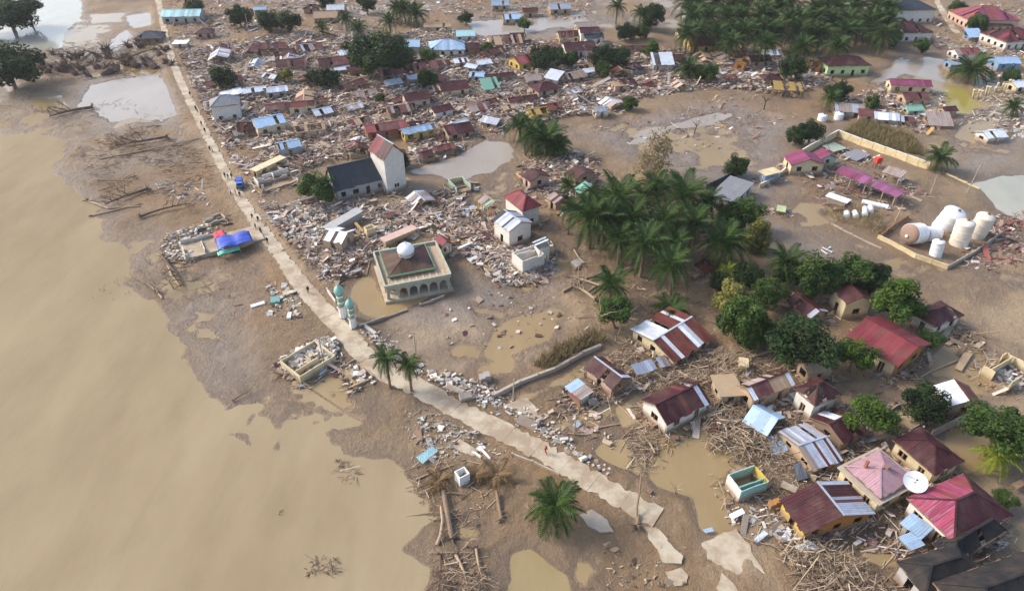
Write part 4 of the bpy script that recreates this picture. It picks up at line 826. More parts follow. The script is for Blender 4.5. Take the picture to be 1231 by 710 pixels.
FARH = [
 (220, 16, 38, 'teal_sheet', 'w_grey', 'pavilion with pale teal roof at the far bend of the road', 4, 'gable', dict(ratio=.55, h=3.4)),
 (180, 42, 27, 'slate_blue', 'w_plank', 'dark blue-grey tent roof on the river side of the far road', 10, 'hip', {}),
 (246, 37, 18, 'maroon', 'w_pink', 'small maroon pyramid roof on pinkish walls near the teal pavilion', 8, 'hip', {}),
 (217, 50, 15, 'zinc_white', 'w_white', 'low white box shed beside the far road', 5, 'shed', dict(tanp=.04, h=2)),
 (313, 10, 13, 'zinc_blue', 'w_grey', 'tiny pale blue roof between far trees', 8, 'gable', {}),
 (374, 8, 16, 'maroon', 'w_tan', 'small dark maroon pyramid roof far behind the two row palms', 8, 'hip', {}),
 (405, 9, 20, 'zinc_white', 'w_tan', 'white roof house far behind the two row palms', 10, 'gable', {}),
 (392, 18, 24, 'tan_sheet', 'w_tan', 'tan long roof below the far white roof', 8, 'gable', dict(missing=.2)),
 (526, 30, 28, 'tan_sheet', 'w_cream', 'long tan house beyond the big leafy clump', 2, 'gable', dict(ratio=.4)),
 (558, 40, 22, 'teal_sheet', 'w_white', 'pale mint roof house next to the long tan house', 3, 'gable', {}),
 (491, 52, 24, 'zinc_blue', 'w_grey', 'light blue roof beside the big leafy clump', 3, 'gable', dict(h=4)),
 (497, 68, 20, 'zinc_old', 'w_plank', 'weathered brown roof below the light blue roof', 6, 'gable', {}),
 (537, 54, 36, 'zinc_blue', 'w_white', 'large pale blue pyramid roof on a white house', 8, 'hip', dict(h=3.4)),
 (565, 56, 20, 'maroon', 'w_orange', 'maroon roof with orange wall beside the pale blue pyramid', 8, 'gable', {}),
 (606, 48, 34, ['maroon_pale', 'zinc_old', 'tan_sheet'], 'w_pink', 'grey-pink collapsed roof at the edge of the far pool', 12, 'gable', dict(missing=.25, h=1.8)),
 (622, 42, 16, 'maroon', 'w_tan', 'small maroon roof at the edge of the far pool', 10, 'gable', {}),
 (631, 70, 28, ['rosered', 'maroon_pale', 'red'], 'w_yellow', 'rose-red roof on a bright yellow house', 30, 'gable', dict(h=3.2)),
 (695, 56, 32, 'maroon', 'w_white', 'maroon roof with white gable wall in front of the banana hedge', 8, 'gable', dict(h=3.2)),
 (708, 36, 20, 'maroon', 'w_white', 'white house with small maroon roof behind the slate roof', 6, 'gable', dict(h=4.5)),
 (713, 43, 20, 'slate_blue', 'w_white', 'slate-blue roof in front of the white maroon-roofed house', 6, 'gable', dict(h=3)),
 (684, 41, 24, ['maroon_pale', 'maroon'], 'w_cream', 'faded maroon roof left of the slate-blue roof', 10, 'gable', dict(missing=.15)),
 (763, 57, 26, 'maroon', 'w_tan', 'long maroon roof behind the dark tree', 4, 'gable', dict(ratio=.45)),
 (704, 30, 22, 'zinc_old', 'w_tan', 'weathered low roof along the far pool', 8, 'gable', dict(h=2)),
 (581, 74, 16, 'zinc_white', 'w_grey', 'small white roof, upper one of the white trio', 10, 'gable', {}),
 (568, 79, 14, 'zinc', 'w_grey', 'small silver roof, left one of the white trio', -30, 'gable', {}),
 (574, 89, 16, 'zinc_blue', 'w_grey', 'small bluish roof, lower one of the white trio', -20, 'gable', {}),
 (600, 90, 32, 'maroon', 'w_tan', 'low maroon roof right of the white trio', 6, 'gable', dict(ratio=.35, h=2)),
 (553, 72, 15, ['zinc_white', 'maroon'], 'w_cream', 'little half-white hut left of the white trio', 6, 'gable', {}),
 (544, 103, 30, 'maroon', 'w_cream', 'maroon roof on cream house in the middle of the rubble', 10, 'gable', {}),
 (500, 115, 26, 'maroon', 'w_pink', 'maroon roof on a pinkish block house', 6, 'gable', dict(h=3.4)),
 (590, 103, 20, 'mint_sheet', 'w_mint', 'mint green sheet roof in the rubble', 6, 'shed', dict(h=1.6)),
 (655, 103, 28, 'maroon', 'w_tan', 'square dark maroon roof standing over grey rubble', 14, 'hip', dict(h=2.8)),
 (666, 92, 17, 'zinc_white', 'w_grey', 'tilted white sheet roof above the square maroon roof', -35, 'shed', dict(h=2)),
 (641, 93, 20, 'zinc_old', 'w_grey', 'flattened pale roof left of the square maroon roof', 6, 'gable', dict(h=1.4, missing=.2)),
 (628, 118, 32, 'maroon', 'w_cream', 'long low maroon roof above the yellow walls', 6, 'gable', dict(h=2, ratio=.45, missing=.15)),
 (646, 133, 22, 'yellow_sheet', 'w_yellow', 'bright yellow broken house beside the twin palms', 8, 'gable', dict(missing=.3, h=2.2)),
 (530, 130, 22, 'maroon', 'w_white', 'maroon roof with one white end wall', 14, 'gable', {}),
 (548, 153, 30, ['maroon', 'maroon', 'maroon_pale'], 'w_tan', 'maroon roof tipped over a heap of planks by the grey pool', 14, 'gable', dict(missing=.1, lean=(.08, .05))),
 (591, 144, 20, ['zinc_white', 'zinc'], 'w_tan', 'crumpled white roof right of the tipped maroon roof', -30, 'gable', dict(h=1.8, missing=.15)),
 (690, 90, 22, ['zinc_old', 'tan_sheet'], 'w_plank', 'brown-grey collapsed roof left of the white tree hut', 10, 'gable', dict(h=1.8, missing=.25)),
 (707, 84, 13, 'zinc_white', 'w_white', 'small white roof against the dark tree', 8, 'gable', {}),
 (745, 100, 16, 'tan_sheet', 'w_pink', 'small pink box house in the pale rubble', 4, 'shed', dict(tanp=.04, h=2.4)),
 (722, 131, 16, 'zinc', 'w_white', 'small white hut alone at the edge of the mud plain', 4, 'gable', dict(missing=.2)),
 (463, 151, 42, ['rosered', 'maroon_pale', 'rosered'], 'w_brick', 'long pale red gable roof behind the church tower', 10, 'gable', dict(ratio=.5, h=3.2)),
 (503, 154, 36, 'zinc_blue', ['w_yellow', 'w_plank', 'w_plank', 'w_yellow'], 'long light blue roof on a house with yellow end wall', 12, 'gable', dict(ratio=.42, h=3.2)),
 (270, 121, 28, 'grey_sheet', 'w_white', 'two-storey white house with grey pyramid roof beside the road', 6, 'hip', dict(h=5.4, ratio=.8, tanp=.6)),
 (307, 107, 27, 'zinc_white', 'w_grey', 'white flat-pitched roof, left one of the pair', 6, 'gable', dict(ratio=.5)),
 (331, 107, 24, ['zinc_white', 'zinc'], 'w_grey', 'white flat-pitched roof, right one of the pair', 6, 'gable', dict(ratio=.6)),
 (326, 91, 16, 'zinc_white', 'w_grey', 'torn white sheets behind the white roof pair', -25, 'gable', dict(missing=.2)),
 (322, 145, 30, 'zinc_blue', 'w_cream', 'blue cross-gabled house with cream front below the white roof pair', 16, 'gable', dict(ratio=.8, h=3.4)),
 (346, 173, 24, 'zinc_blue', 'w_grey', 'small blue roof hut behind the roofless shell', 14, 'gable', dict(h=3)),
 (363, 124, 28, ['maroon', 'rust'], 'w_cream', 'maroon roof over tan wall beside the white sheet heap', 2, 'gable', dict(ratio=.5, h=3)),
 (384, 121, 16, 'maroon_pale', 'w_tan', 'small rust-red roof against the tan-walled house', 12, 'gable', {}),
 (388, 133, 22, ['zinc_white', 'zinc', 'zinc_old'], 'w_plank', 'heap of white sheets of a flattened house', 20, 'gable', dict(h=1.2, missing=.2)),
 (330, 127, 20, 'maroon_pale', 'w_grey', 'faded maroon roof between the blue house and the white pair', 8, 'gable', dict(h=2, missing=.1)),
 (372, 151, 32, 'tan_sheet', 'w_tan', 'tan block house with dark openings and no roof sheets', 6, 'gable', dict(missing=.7, tanp=.2, h=2.6)),
 (350, 76, 30, ['maroon', 'maroon_pale', 'maroon'], 'w_tan', 'collapsed dark maroon roof above the yellow-green tree', 6, 'gable', dict(missing=.15, h=1.8)),
 (400, 74, 30, ['maroon', 'maroon', 'maroon_pale'], 'w_tan', 'sprawling maroon roof above the blue-white sheet', 6, 'gable', dict(missing=.15, h=2)),
 (409, 82, 20, ['zinc_blue', 'zinc_white'], 'w_grey', 'blue-white sheet roof beside the dark round trees', 14, 'gable', dict(ratio=.5)),
 (427, 82, 18, 'maroon', 'w_tan', 'small maroon roof right of the blue-white sheet', 10, 'gable', {}),
 (345, 125, 14, 'rust', 'w_pink', 'little rust roof in the rubble by the blue house', 12, 'gable', dict(h=2)),
 (472, 98, 18, 'zinc', 'w_grey', 'tilted silver roof below the leafy clump', 30, 'gable', dict(h=2)),
 (497, 92, 15, 'zinc_white', 'w_white', 'small white roof beside the slim green tree', 10, 'gable', dict(h=2)),
 (470, 86, 24, 'maroon', 'w_tan', 'maroon roof under the leafy clump', 10, 'gable', dict(h=2)),
 (510, 79, 26, 'maroon_pale', 'w_tan', 'pinkish roof right under the weathered brown roof', 12, 'gable', dict(missing=.15, h=2)),
 (440, 112, 22, ['tan_sheet', 'zinc_old'], 'w_tan', 'flattened tan roof in the plank heap', 10, 'gable', dict(h=1.2, missing=.3)),
 (480, 130, 26, ['zinc_old', 'maroon_pale'], 'w_plank', 'grey and red broken roof left of the blue long roof', 10, 'gable', dict(h=1.6, missing=.25)),
 (575, 128, 24, ['zinc_old', 'maroon_pale', 'tan_sheet'], 'w_tan', 'mixed grey roof above the tipped maroon roof', 14, 'gable', dict(h=1.6, missing=.25)),
 (612, 128, 18, ['tan_sheet', 'zinc_old'], 'w_tan', 'tan broken roof left of the yellow walls', 10, 'gable', dict(h=1.6, missing=.3)),
 (690, 115, 20, ['tan_sheet', 'zinc_old'], 'w_tan', 'flattened tan roof in the pale rubble strip', 10, 'gable', dict(h=1.2, missing=.3)),
 (430, 145, 24, ['tan_sheet', 'maroon_pale'], 'w_tan', 'crumbled tan and red roof left of the pale red gable', 20, 'gable', dict(h=1.4, missing=.3)),
 (615, 20, 20, 'zinc_blue', 'w_tan', 'pale blue roof at the far shore of the pool', 6, 'gable', {}),
 (637, 12, 16, 'maroon', 'w_tan', 'maroon roof at the far shore of the pool', 6, 'gable', {}),
 (672, 8, 22, 'zinc', 'w_tan', 'grey roof at the far shore of the pool', 8, 'gable', {}),
 (601, 4, 18, 'zinc_blue', 'w_tan', 'bluish roof at the very top behind the pool', 6, 'gable', {}),
 (845, 50, 34, ['magenta', 'maroon_pale', 'red'], 'w_yellow', 'pink-red roof on a yellow-orange house below the plantation', 4, 'gable', dict(h=3)),
 (826, 38, 22, 'maroon', 'w_cream', 'dark maroon roof behind the pink-red roof', 6, 'gable', {}),
 (796, 74, 22, 'zinc_white', 'w_grey', 'clean white sheet roof left of the round palm', 4, 'shed', dict(h=2.6)),
 (812, 68, 18, 'maroon', 'w_tan', 'small maroon roof right of the clean white roof', 6, 'gable', {}),
 (892, 73, 15, 'yellow_sheet', 'w_orange', 'orange-yellow gable wall of a wrecked house', 60, 'gable', dict(missing=.5, h=3)),
 (912, 70, 22, 'maroon', 'w_tan', 'maroon roof beside the orange gable wall', 4, 'gable', {}),
 (927, 63, 20, 'zinc_white', 'w_grey', 'crumpled white roof under the plantation edge', 8, 'gable', dict(missing=.1)),
 (970, 76, 26, 'yellow_sheet', 'w_orange', 'yellow-brown roof frame left of the mint house', -10, 'gable', dict(missing=.4, h=2.4)),
 (945, 103, 30, 'yellow_sheet', 'w_yellow', 'yellow columned porch ruin on the mud plain', -14, 'shed', dict(posts=True, missing=.45, h=2.6, tanp=.05)),
 (927, 92, 20, 'maroon', 'w_tan', 'maroon pyramid roof behind the yellow porch ruin', 4, 'hip', {}),
 (1015, 73, 44, 'maroon', 'w_lime', 'pale mint-green house with maroon roof below the plantation', 4, 'hip', dict(h=3.8, ratio=.6)),
 (1090, 6, 42, 'slate', 'w_white', 'hall with dark grey roof at the top behind the plantation', 2, 'hip', dict(h=6)),
 (1089, 33, 40, 'maroon', 'w_white', 'maroon-roofed house with white colonnade near the far track', 2, 'hip', dict(h=4)),
 (1183, 17, 50, ['rosered', 'magenta'], 'w_pink', 'large rose-pink roofed house beyond the far track', 4, 'hip', dict(h=4.4)),
 (1217, 42, 44, ['maroon', 'red'], 'w_white', 'broad dark red roof at the right edge beyond the track', 10, 'hip', dict(h=4)),
 (1196, 28, 26, 'brown', 'w_cream', 'brown roof between the rose-pink and dark red roofs', 8, 'gable', {}),
 (1170, 42, 16, 'zinc_blue', 'w_blue', 'small blue shed beside the far track', 6, 'shed', dict(h=2)),
 (1208, 72, 24, 'zinc_blue', 'w_blue', 'bright blue roof behind the bushy palm', 2, 'gable', dict(h=3)),
 (1160, 62, 26, ['rosered', 'zinc_old'], 'w_white', 'ruined pinkish roof below the far track end', 6, 'gable', dict(missing=.25)),
 (1150, 74, 20, 'zinc', 'w_blue', 'low silver-blue roof left of the bushy palm', 4, 'gable', dict(missing=.2)),
 (1093, 99, 40, 'magenta', 'w_cream', 'magenta roof house standing alone by the far water', 176, 'gable', dict(ratio=.45, h=3)),
 (1098, 115, 26, 'maroon_pale', 'w_tan', 'broken rusty roof in front of the magenta roof', 6, 'gable', dict(missing=.3, h=2)),
 (1020, 129, 28, ['zinc_old', 'zinc'], 'w_grey', 'flat grey ruined roof, left one in the row by the scrub', -12, 'gable', dict(h=2, missing=.15)),
 (1045, 135, 22, ['maroon_pale', 'rust'], 'w_pink', 'reddish ruined roof in the row by the scrub', -14, 'gable', dict(h=2.2)),
 (1065, 139, 24, ['zinc_white', 'zinc'], 'w_grey', 'pale ruined roof right of the reddish one by the scrub', -14, 'gable', dict(h=2, missing=.1)),
 (1086, 142, 20, ['zinc', 'maroon_pale'], 'w_tan', 'last ruined roof of the row by the scrub', -12, 'gable', dict(h=1.8, missing=.2)),
 (1098, 129, 18, 'mint_sheet', 'w_mint', 'crushed mint roof below the magenta house', 6, 'gable', dict(h=1.8, missing=.1)),
 (1128, 146, 24, 'zinc_old', 'w_tan', 'flat grey sheets left on a wrecked yard', -10, 'shed', dict(h=1, missing=.2)),
 (1192, 160, 24, 'zinc_white', 'w_white', 'white crushed house on the grey mud at the right', 14, 'gable', dict(h=1.8, missing=.3)),
 (1140, 130, 16, 'maroon', 'w_tan', 'small maroon roof left of the yellow-green pond', 10, 'gable', dict(h=2)),
 (1226, 100, 22, ['zinc', 'zinc_white'], 'w_cream', 'pale roof at the right edge behind the leaning pillars', 10, 'gable', dict(h=2.2)),
]
rnd.seed(11)
for (x, y, w, rf, wl, lb, yw, kd, kw) in FARH: far(x, y, w, rf, wl, lb, yw, kd, **kw)

# ------------------------------------------------------------ vegetation
def leaf_mesh(name, seed, n_cl, per, size, squash=.8, mat='leaf_mid', hollow=.35):
    """unit crown (radius about 1): clumps of small leaf faces spread through an uneven volume"""
    rs = np.random.RandomState(seed); C = []
    while len(C) < n_cl:
        v = rs.uniform(-1, 1, 3); r = np.linalg.norm(v)
        if hollow < r < 1 and v[2] > -.75: C.append(v * (1 - .25 * rs.rand()))
    C = np.array(C); C[:, 2] *= squash; rad = rs.uniform(.22, .42, n_cl); N = n_cl * per
    ci = np.repeat(np.arange(n_cl), per); d = rs.normal(size=(N, 3)); d /= np.linalg.norm(d, axis=1)[:, None]
    pos = C[ci] + d * (rad[ci] * rs.uniform(.35, 1.05, N) ** .6)[:, None]
    nrm = d * .7 + rs.normal(size=(N, 3)) * .55 + [0, 0, .45]; nrm /= np.linalg.norm(nrm, axis=1)[:, None]
    t = np.cross(nrm, rs.normal(size=(N, 3))); t /= np.linalg.norm(t, axis=1)[:, None]; b = np.cross(nrm, t); s = size * rs.uniform(.6, 1.4, N)[:, None]
    V = np.stack([pos - t * s, pos - b * s * .45, pos + t * s, pos + b * s * .45], 1).reshape(-1, 3)
    Q = np.arange(N * 4).reshape(-1, 4); tone = np.clip(rs.rand(n_cl)[ci] * .55 + rs.rand(N) * .5, 0, 1); c = np.repeat(tone, 4)[:, None].repeat(3, 1)
    o = np_mesh(name, V, Q, mat, c); me = o.data; bpy.data.objects.remove(o); return me
CROWNS = {}
for mt in ('leaf_dark', 'leaf_mid', 'leaf_bright', 'leaf_yellow', 'leaf_dry'):
    CROWNS[mt] = [leaf_mesh('crown', 10 * i + len(mt), 30, 230, .062, .8, mt) for i in range(3)]
SPARSE = leaf_mesh('crown', 77, 22, 60, .07, 1.0, 'leaf_dry', .2)
def trunk_mesh(h, r, seed, limbs=5, reach=.6, mat='bark'):
    r_ = random.Random(seed); m = MB(); top = Vector((r_.uniform(-.15, .15) * h, r_.uniform(-.15, .15) * h, h * .55))
    m.tube([(0, 0, -.5), (0, 0, .1), top * .5, top], [r * 1.5, r * 1.15, r * .9, r * .7], 8)
    for i in range(limbs):
        q = i * 6.28 / limbs + r_.uniform(-.4, .4); e = top + Vector((math.cos(q) * h * reach * .6, math.sin(q) * h * reach * .6, h * r_.uniform(.25, .5)))
        m.tube([top * .92, top.lerp(e, .5) + Vector((0, 0, h * .04)), e], [r * .55, r * .34, r * .12], 6)
    return m
def tree(px, py, rpx, label, mt='leaf_mid', hr=1.0, height=None, group=None, wide=1.0, var=None, name='tree', z=None, sink=0.62, cat='tree'):
    """tree whose crown is centred on the picture point (px, py) with apparent radius rpx"""
    r = rpx / ppm(py); hc = height if height else max(r * 1.15, 2.0); c = P(px, py, hc); g = max(.05, hgt(c.x, c.y))
    s = int(px * 7 + py); r_ = random.Random(s); o = empty(name, (c.x, c.y, g), r_.uniform(0, 6), label, cat, group)
    me = (CROWNS[mt] if mt != 'sparse' else [SPARSE])[(var if var is not None else s) % (3 if mt != 'sparse' else 1)]
    w = bpy.data.objects.new('crown', me); col.objects.link(w); w.parent = o; w.location = (0, 0, hc - g); w.scale = (r * 1.08 * wide, r * 1.08, r * hr); w.rotation_euler = (0, 0, r_.uniform(0, 6))
    trunk_mesh(hc, .1 + r * .05, s, 5, r / hc).build('trunk', 'bark', o); return o
def frond_mesh(name, seed, n=20, L=1.0, droop=.55, mat='frond_green', width=.30):
    """one palm frond along +x: arching midrib with two rows of leaflets"""
    rs = np.random.RandomState(seed); V = []; F = []; T = []
    def pt(s): return np.array([L * (s - .10 * s * s), 0, L * (.16 * math.sin(s * 1.6) - droop * s ** 2.2)])
    k = 8
    for i in range(k + 1):
        s = i / k; p = pt(s); w = .018 * (1 - .8 * s); V += [p + [0, -w, .0], p + [0, w, 0], p + [0, 0, -.025]]; T += [.75] * 3
    for i in range(k):
        a = i * 3; b = a + 3; F += [(a, b, b + 1, a + 1), (a + 1, b + 1, b + 2, a + 2), (a + 2, b + 2, b, a)]
    for i in range(n):
        s = .12 + .88 * i / (n - 1); p = pt(s); l = width * (math.sin(math.pi * (s * .86 + .08)) ** .6) * rs.uniform(.8, 1.15); hw = .019
        for sd in (-1, 1):
            fw = .45 + .45 * s; tip = p + np.array([l * fw, sd * l * .82, -l * rs.uniform(.15, .55)]); mid = p + np.array([l * fw * .45, sd * l * .42, l * .05]); d = np.array([hw, 0, 0]); b = len(V)
            V += [p - d * .6, p + d * .6, mid + d, mid - d, tip]; tn = rs.rand(); T += [tn * .6, tn * .6, tn, tn, min(1, tn + .2)]
            F += [(b, b + 1, b + 2, b + 3), (b + 3, b + 2, b + 4)]
    me = bpy.data.meshes.new(name); me.from_pydata([tuple(v) for v in V], [], F); a = me.color_attributes.new('Col', 'FLOAT_COLOR', 'POINT')
    a.data.foreach_set('color', np.c_[np.array(T)[:, None].repeat(3, 1), np.ones(len(T))].astype(np.float32).ravel()); me.materials.append(MATS[mat]); return me
FR = {m_: [frond_mesh('frond', i, 20, 1.0, d_, m_) for i, d_ in enumerate((.3, .55, .85))] for m_ in ('frond_green', 'frond_yellow', 'frond_dead')}
def frond_set(r, n, r_, dead=.0, mt='frond_green', up=60):
    out = []
    for i in range(n):
        f = (i + .5) / n; el = R(up - (up + 35) * f ** .9 + r_.uniform(-9, 9)); az = i * 2.39996 + r_.uniform(-.25, .25)
        kind = 'frond_dead' if f > .82 and r_.random() < dead else mt
        out.append((FR[kind][min(2, int(f * 3))], Matrix.Rotation(az, 4, 'Z') @ Matrix.Rotation(-el, 4, 'Y') @ Matrix.Scale(r * r_.uniform(.85, 1.1), 4)))
    return out
def joined(fs, name='crown'):
    V = []; F = []; T = []
    mats = []; mi = []
    for me, M in fs:
        b = len(V); V += [M @ v.co for v in me.vertices]; F += [tuple(i + b for i in p.vertices) for p in me.polygons]; c = np.zeros(len(me.vertices) * 4, np.float32); me.color_attributes['Col'].data.foreach_get('color', c); T.append(c)
        m = me.materials[0]
        if m not in mats: mats.append(m)
        mi += [mats.index(m)] * len(me.polygons)
    r = bpy.data.meshes.new(name); r.from_pydata([tuple(v) for v in V], [], F); a = r.color_attributes.new('Col', 'FLOAT_COLOR', 'POINT'); a.data.foreach_set('color', np.concatenate(T))
    for m in mats: r.materials.append(m)
    r.polygons.foreach_set('material_index', mi); return r
FARC = [joined(frond_set(1.0, 30, random.Random(i), .25, up=66)) for i in range(4)]
def palm(px, py, rpx, label, height=None, mt='frond_green', n=26, dead=.3, group=None, near=None, lean=(0, 0), up=62, name='palm_tree'):
    r = rpx / ppm(py) * 1.12; h = height if height else max(2.2, r * 1.0); c = P(px, py, h); g = max(.02, hgt(c.x, c.y)); s = int(px * 5 + py * 3); r_ = random.Random(s)
    o = empty(name, (c.x - lean[0], c.y - lean[1], g), 0, label, 'palm', group); top = Vector((lean[0], lean[1], h - g))
    m = MB(); k = 7; pts = [Vector((top.x * (i / k) ** 1.5, top.y * (i / k) ** 1.5, -.5 + (top.z + .5) * i / k)) for i in range(k + 1)]; w = min(.34, .1 + r * .05)
    m.tube(pts, [w * (1.35 if i == 0 else 1.0 - .25 * i / k + (.06 if i % 2 else 0)) for i in range(k + 1)], 8); m.build('trunk', 'bark', o)
    if near if near is not None else rpx > 17:
        for me, M in frond_set(r, n, r_, dead, mt, up):
            f = bpy.data.objects.new('frond', me); col.objects.link(f); f.parent = o; f.matrix_local = Matrix.Translation(top) @ M
    else:
        f = bpy.data.objects.new('crown', FARC[s % 4]); col.objects.link(f); f.parent = o; f.location = top; f.scale = (r, r, r); f.rotation_euler = (0, 0, r_.uniform(0, 6))
    return o
# single palms near the road and river
palm(667, 608, 33, 'lone dark green palm on the mud between road and river', 4.2, n=26, dead=.2)
palm(464, 430, 17, 'left one of two dusty palms on tall trunks beside the road', 7.0, 'frond_green', 26, .5, 'roadside palm pair', up=50, near=True)
palm(491, 438, 15.5, 'right one of two dusty palms on tall trunks beside the road', 6.4, 'frond_green', 24, .5, 'roadside palm pair', up=50, near=True)
palm(1202, 547, 26, 'yellow-green young palm in front of the dark tree', 3.2, 'frond_yellow', 22, 0)
palm(1130, 190, 18, 'lone palm at the end of the cream compound wall', 3.6, n=30)
palm(1218, 129, 12, 'small palm at the right edge beside leaning pillars', 3.0)
palm(1168, 86, 23, 'broad bushy palm beside the yellow-green pond', 3.2, n=34)
palm(945, 314, 23, 'feathery palm standing at the back edge of the tree belt', 6.0, n=28)
palm(870, 292, 30, 'large dark palm at the right end of the grove', 6.0, n=34)
palm(735, 343, 23, 'palm with a bare white branch beside it above the reed bed', 4.6, n=28)
palm(806, 372, 23, 'low spreading palm bush above the rust-red roof', 1.9, n=26, up=50)
palm(875, 325, 13, 'young bright palm between grove and tree belt', 3.0, 'frond_yellow', 18, 0, near=True)
palm(683, 222, 13, 'slim palm beside the small torn maroon roof', 5.5)
palm(625, 151, 17, 'left one of the dark palm clump behind the yellow broken house', 5.0, group='palm clump')
palm(656, 168, 26, 'broad one of the dark palm clump behind the yellow broken house', 4.5, n=38, near=True, group='palm clump')
palm(640, 160, 18, 'middle one of the dark palm clump behind the yellow broken house', 5.5, group='palm clump')
palm(672, 176, 15, 'right one of the dark palm clump behind the yellow broken house', 3.4, group='palm clump')
palm(828, 84, 17, 'round palm standing in rubble beside a bush below the plantation', 3.6)
palm(387, 33, 9, 'small palm alone in rubble, nearer the round dark tree', 4.0)
palm(415, 22, 9, 'small palm with drooping crown in front of the white far roof', 5)
palm(430, 34, 11, 'small palm alone in rubble between the row and leafy clump', 4.0)
palm(742, 8, 10, 'tall slim palm at the far pool right of the maroon roofs', 7)
palm(770, 16, 10, 'slim palm left of the round dark far tree', 6)
palm(1000, 118, 12, 'palm growing against a round tree beside the grey ruined roofs', 4)
for i, (x, y, r) in enumerate(((486, 12, 15), (500, 16, 14), (476, 10, 10), (468, 26, 11))): palm(x, y, r, 'palm in the feathery far clump left of the long tan house', 6, group='far palm clump')
GROVE = [(712, 262, 30), (742, 240, 30), (760, 262, 28), (776, 292, 28), (806, 318, 27), (822, 236, 28), (790, 228, 24), (835, 268, 26), (800, 268, 26), (770, 238, 22), (718, 240, 22), (745, 286, 22), (850, 246, 22), (730, 262, 24), (812, 292, 20), (690, 250, 18)]
rnd.seed(3)
for i, (x, y, r) in enumerate(GROVE): palm(x, y, r, 'dark oil palm in the dense grove behind the ruined white shell', rnd.uniform(7.0, 9.5) if r > 23 else 6.5, lean=(rnd.uniform(-1.2, 1.2), rnd.uniform(-1, 1)), n=rnd.randint(20, 30), near=True, dead=.4, group='grove palms')
for i in range(46):
    row = i // 14; x = 826 + (i % 14) * 18.5 + rnd.uniform(-6, 6) + (row % 2) * 9; y = 6 + row * 16 + rnd.uniform(-4, 4)
    if row == 3: x = 880 + (i % 14) * 42
    palm(x, min(y, 58), rnd.uniform(14, 18), 'dark oil palm in the plantation behind the pale mint-green house', rnd.uniform(6, 8.5), group='plantation palms', near=False)
# broadleaf trees
tree(268, 90, 15, 'round dark green tree alone beside the far road', 'leaf_dark', .95)
tree(380, 225, 20, 'bushy green tree against the church hall roof', 'leaf_mid', .95)
tree(480, 190, 12, 'dark narrow tree behind the church tower', 'leaf_dark', 1.4)
tree(457, 62, 30, 'big dark leafy crown, middle of the far clump', 'leaf_dark', .8); tree(432, 58, 17, 'round dark crown, left side of the far clump', 'leaf_dark', 1); tree(478, 66, 16, 'palm-like dark crown, right side of the far clump', 'leaf_dark', 1); tree(444, 78, 14, 'low green crown, front of the far clump', 'leaf_mid', .8)
for (x, y, r, m_, l_) in ((287, 17, 13, 'leaf_dark', 'dark tree behind the teal pavilion'), (323, 23, 13, 'leaf_dark', 'dark tree beside the tiny pale blue roof'), (347, 25, 13, 'leaf_dark', 'rounder dark tree left of the row palms'), (232, 6, 11, 'leaf_dark', 'tree over the roof of the teal pavilion'), (392, 3, 9, 'leaf_dark', 'tree at the top behind the white far roof'), (440, 4, 11, 'leaf_dark', 'tree at the top behind the row palms'),
    (345, 90, 9, 'leaf_yellow', 'yellow-green tree below the collapsed maroon roof'), (392, 92, 13, 'leaf_dark', 'dark round tree, right of two below the maroon sprawl'), (376, 94, 9, 'leaf_dark', 'dark round tree, left of two below the maroon sprawl'), (512, 95, 11, 'leaf_mid', 'slim green tree in the dense rubble'), (514, 66, 10, 'leaf_bright', 'bright green tree beside the weathered brown roof'), (457, 118, 6, 'leaf_mid', 'small round bush in the plank heap'),
    (585, 57, 7, 'leaf_bright', 'small bright tree beside the maroon roof with orange wall'), (560, 20, 8, 'leaf_dark', 'dark tree above the pale mint roof'), (630, 28, 8, 'leaf_bright', 'light green slim tree at the pool'), (652, 66, 15, 'leaf_dark', 'round dark tree above the yellow house'), (672, 68, 10, 'leaf_mid', 'left bush of the banana hedge'), (688, 70, 9, 'leaf_mid', 'right bush of the banana hedge'),
    (727, 66, 15, 'leaf_dark', 'dark spreading tree left of the long maroon roof'), (745, 68, 13, 'leaf_dark', 'dark tree in front of the long maroon roof'), (724, 84, 9, 'leaf_mid', 'bush in front of the dark spreading tree'), (785, 21, 14, 'leaf_dark', 'round black-green tree at the far pool'), (753, 37, 11, 'leaf_dark', 'shrubby tree below the slim far palm'), (771, 38, 9, 'leaf_mid', 'shrub left of the round black-green tree'),
    (851, 87, 12, 'leaf_mid', 'bush right of the round rubble palm'), (783, 58, 10, 'leaf_bright', 'fresh green bush right of the long maroon roof'), (758, 124, 9, 'leaf_mid', 'single round tree on the mud plain'), (952, 82, 15, 'leaf_dark', 'round dark tree left of the mint-green house'), (1010, 107, 13, 'leaf_dark', 'round tree against the palm by the ruined grey roofs'), (1050, 122, 8, 'leaf_mid', 'round bush before the magenta house'),
    (1176, 27, 11, 'leaf_mid', 'round tree in front of the rose-pink house'), (1150, 12, 10, 'leaf_mid', 'tree beside the far track'), (1064, 12, 12, 'leaf_dark', 'dark tree left of the grey-roofed hall'), (1068, 44, 13, 'leaf_dark', 'dark tree left of the white colonnade house'), (1110, 55, 9, 'leaf_mid', 'bush below the white colonnade house'), (1216, 92, 10, 'leaf_mid', 'bush behind the leaning pillars'),
    (886, 198, 14, 'leaf_dark', 'round dark tree beside the little guard house'), (976, 156, 14, 'leaf_dark', 'larger of two dark trees behind the compound office'), (958, 163, 11, 'leaf_dark', 'smaller of two dark trees behind the compound office')): tree(x, y, r, l_, m_, 1.05)
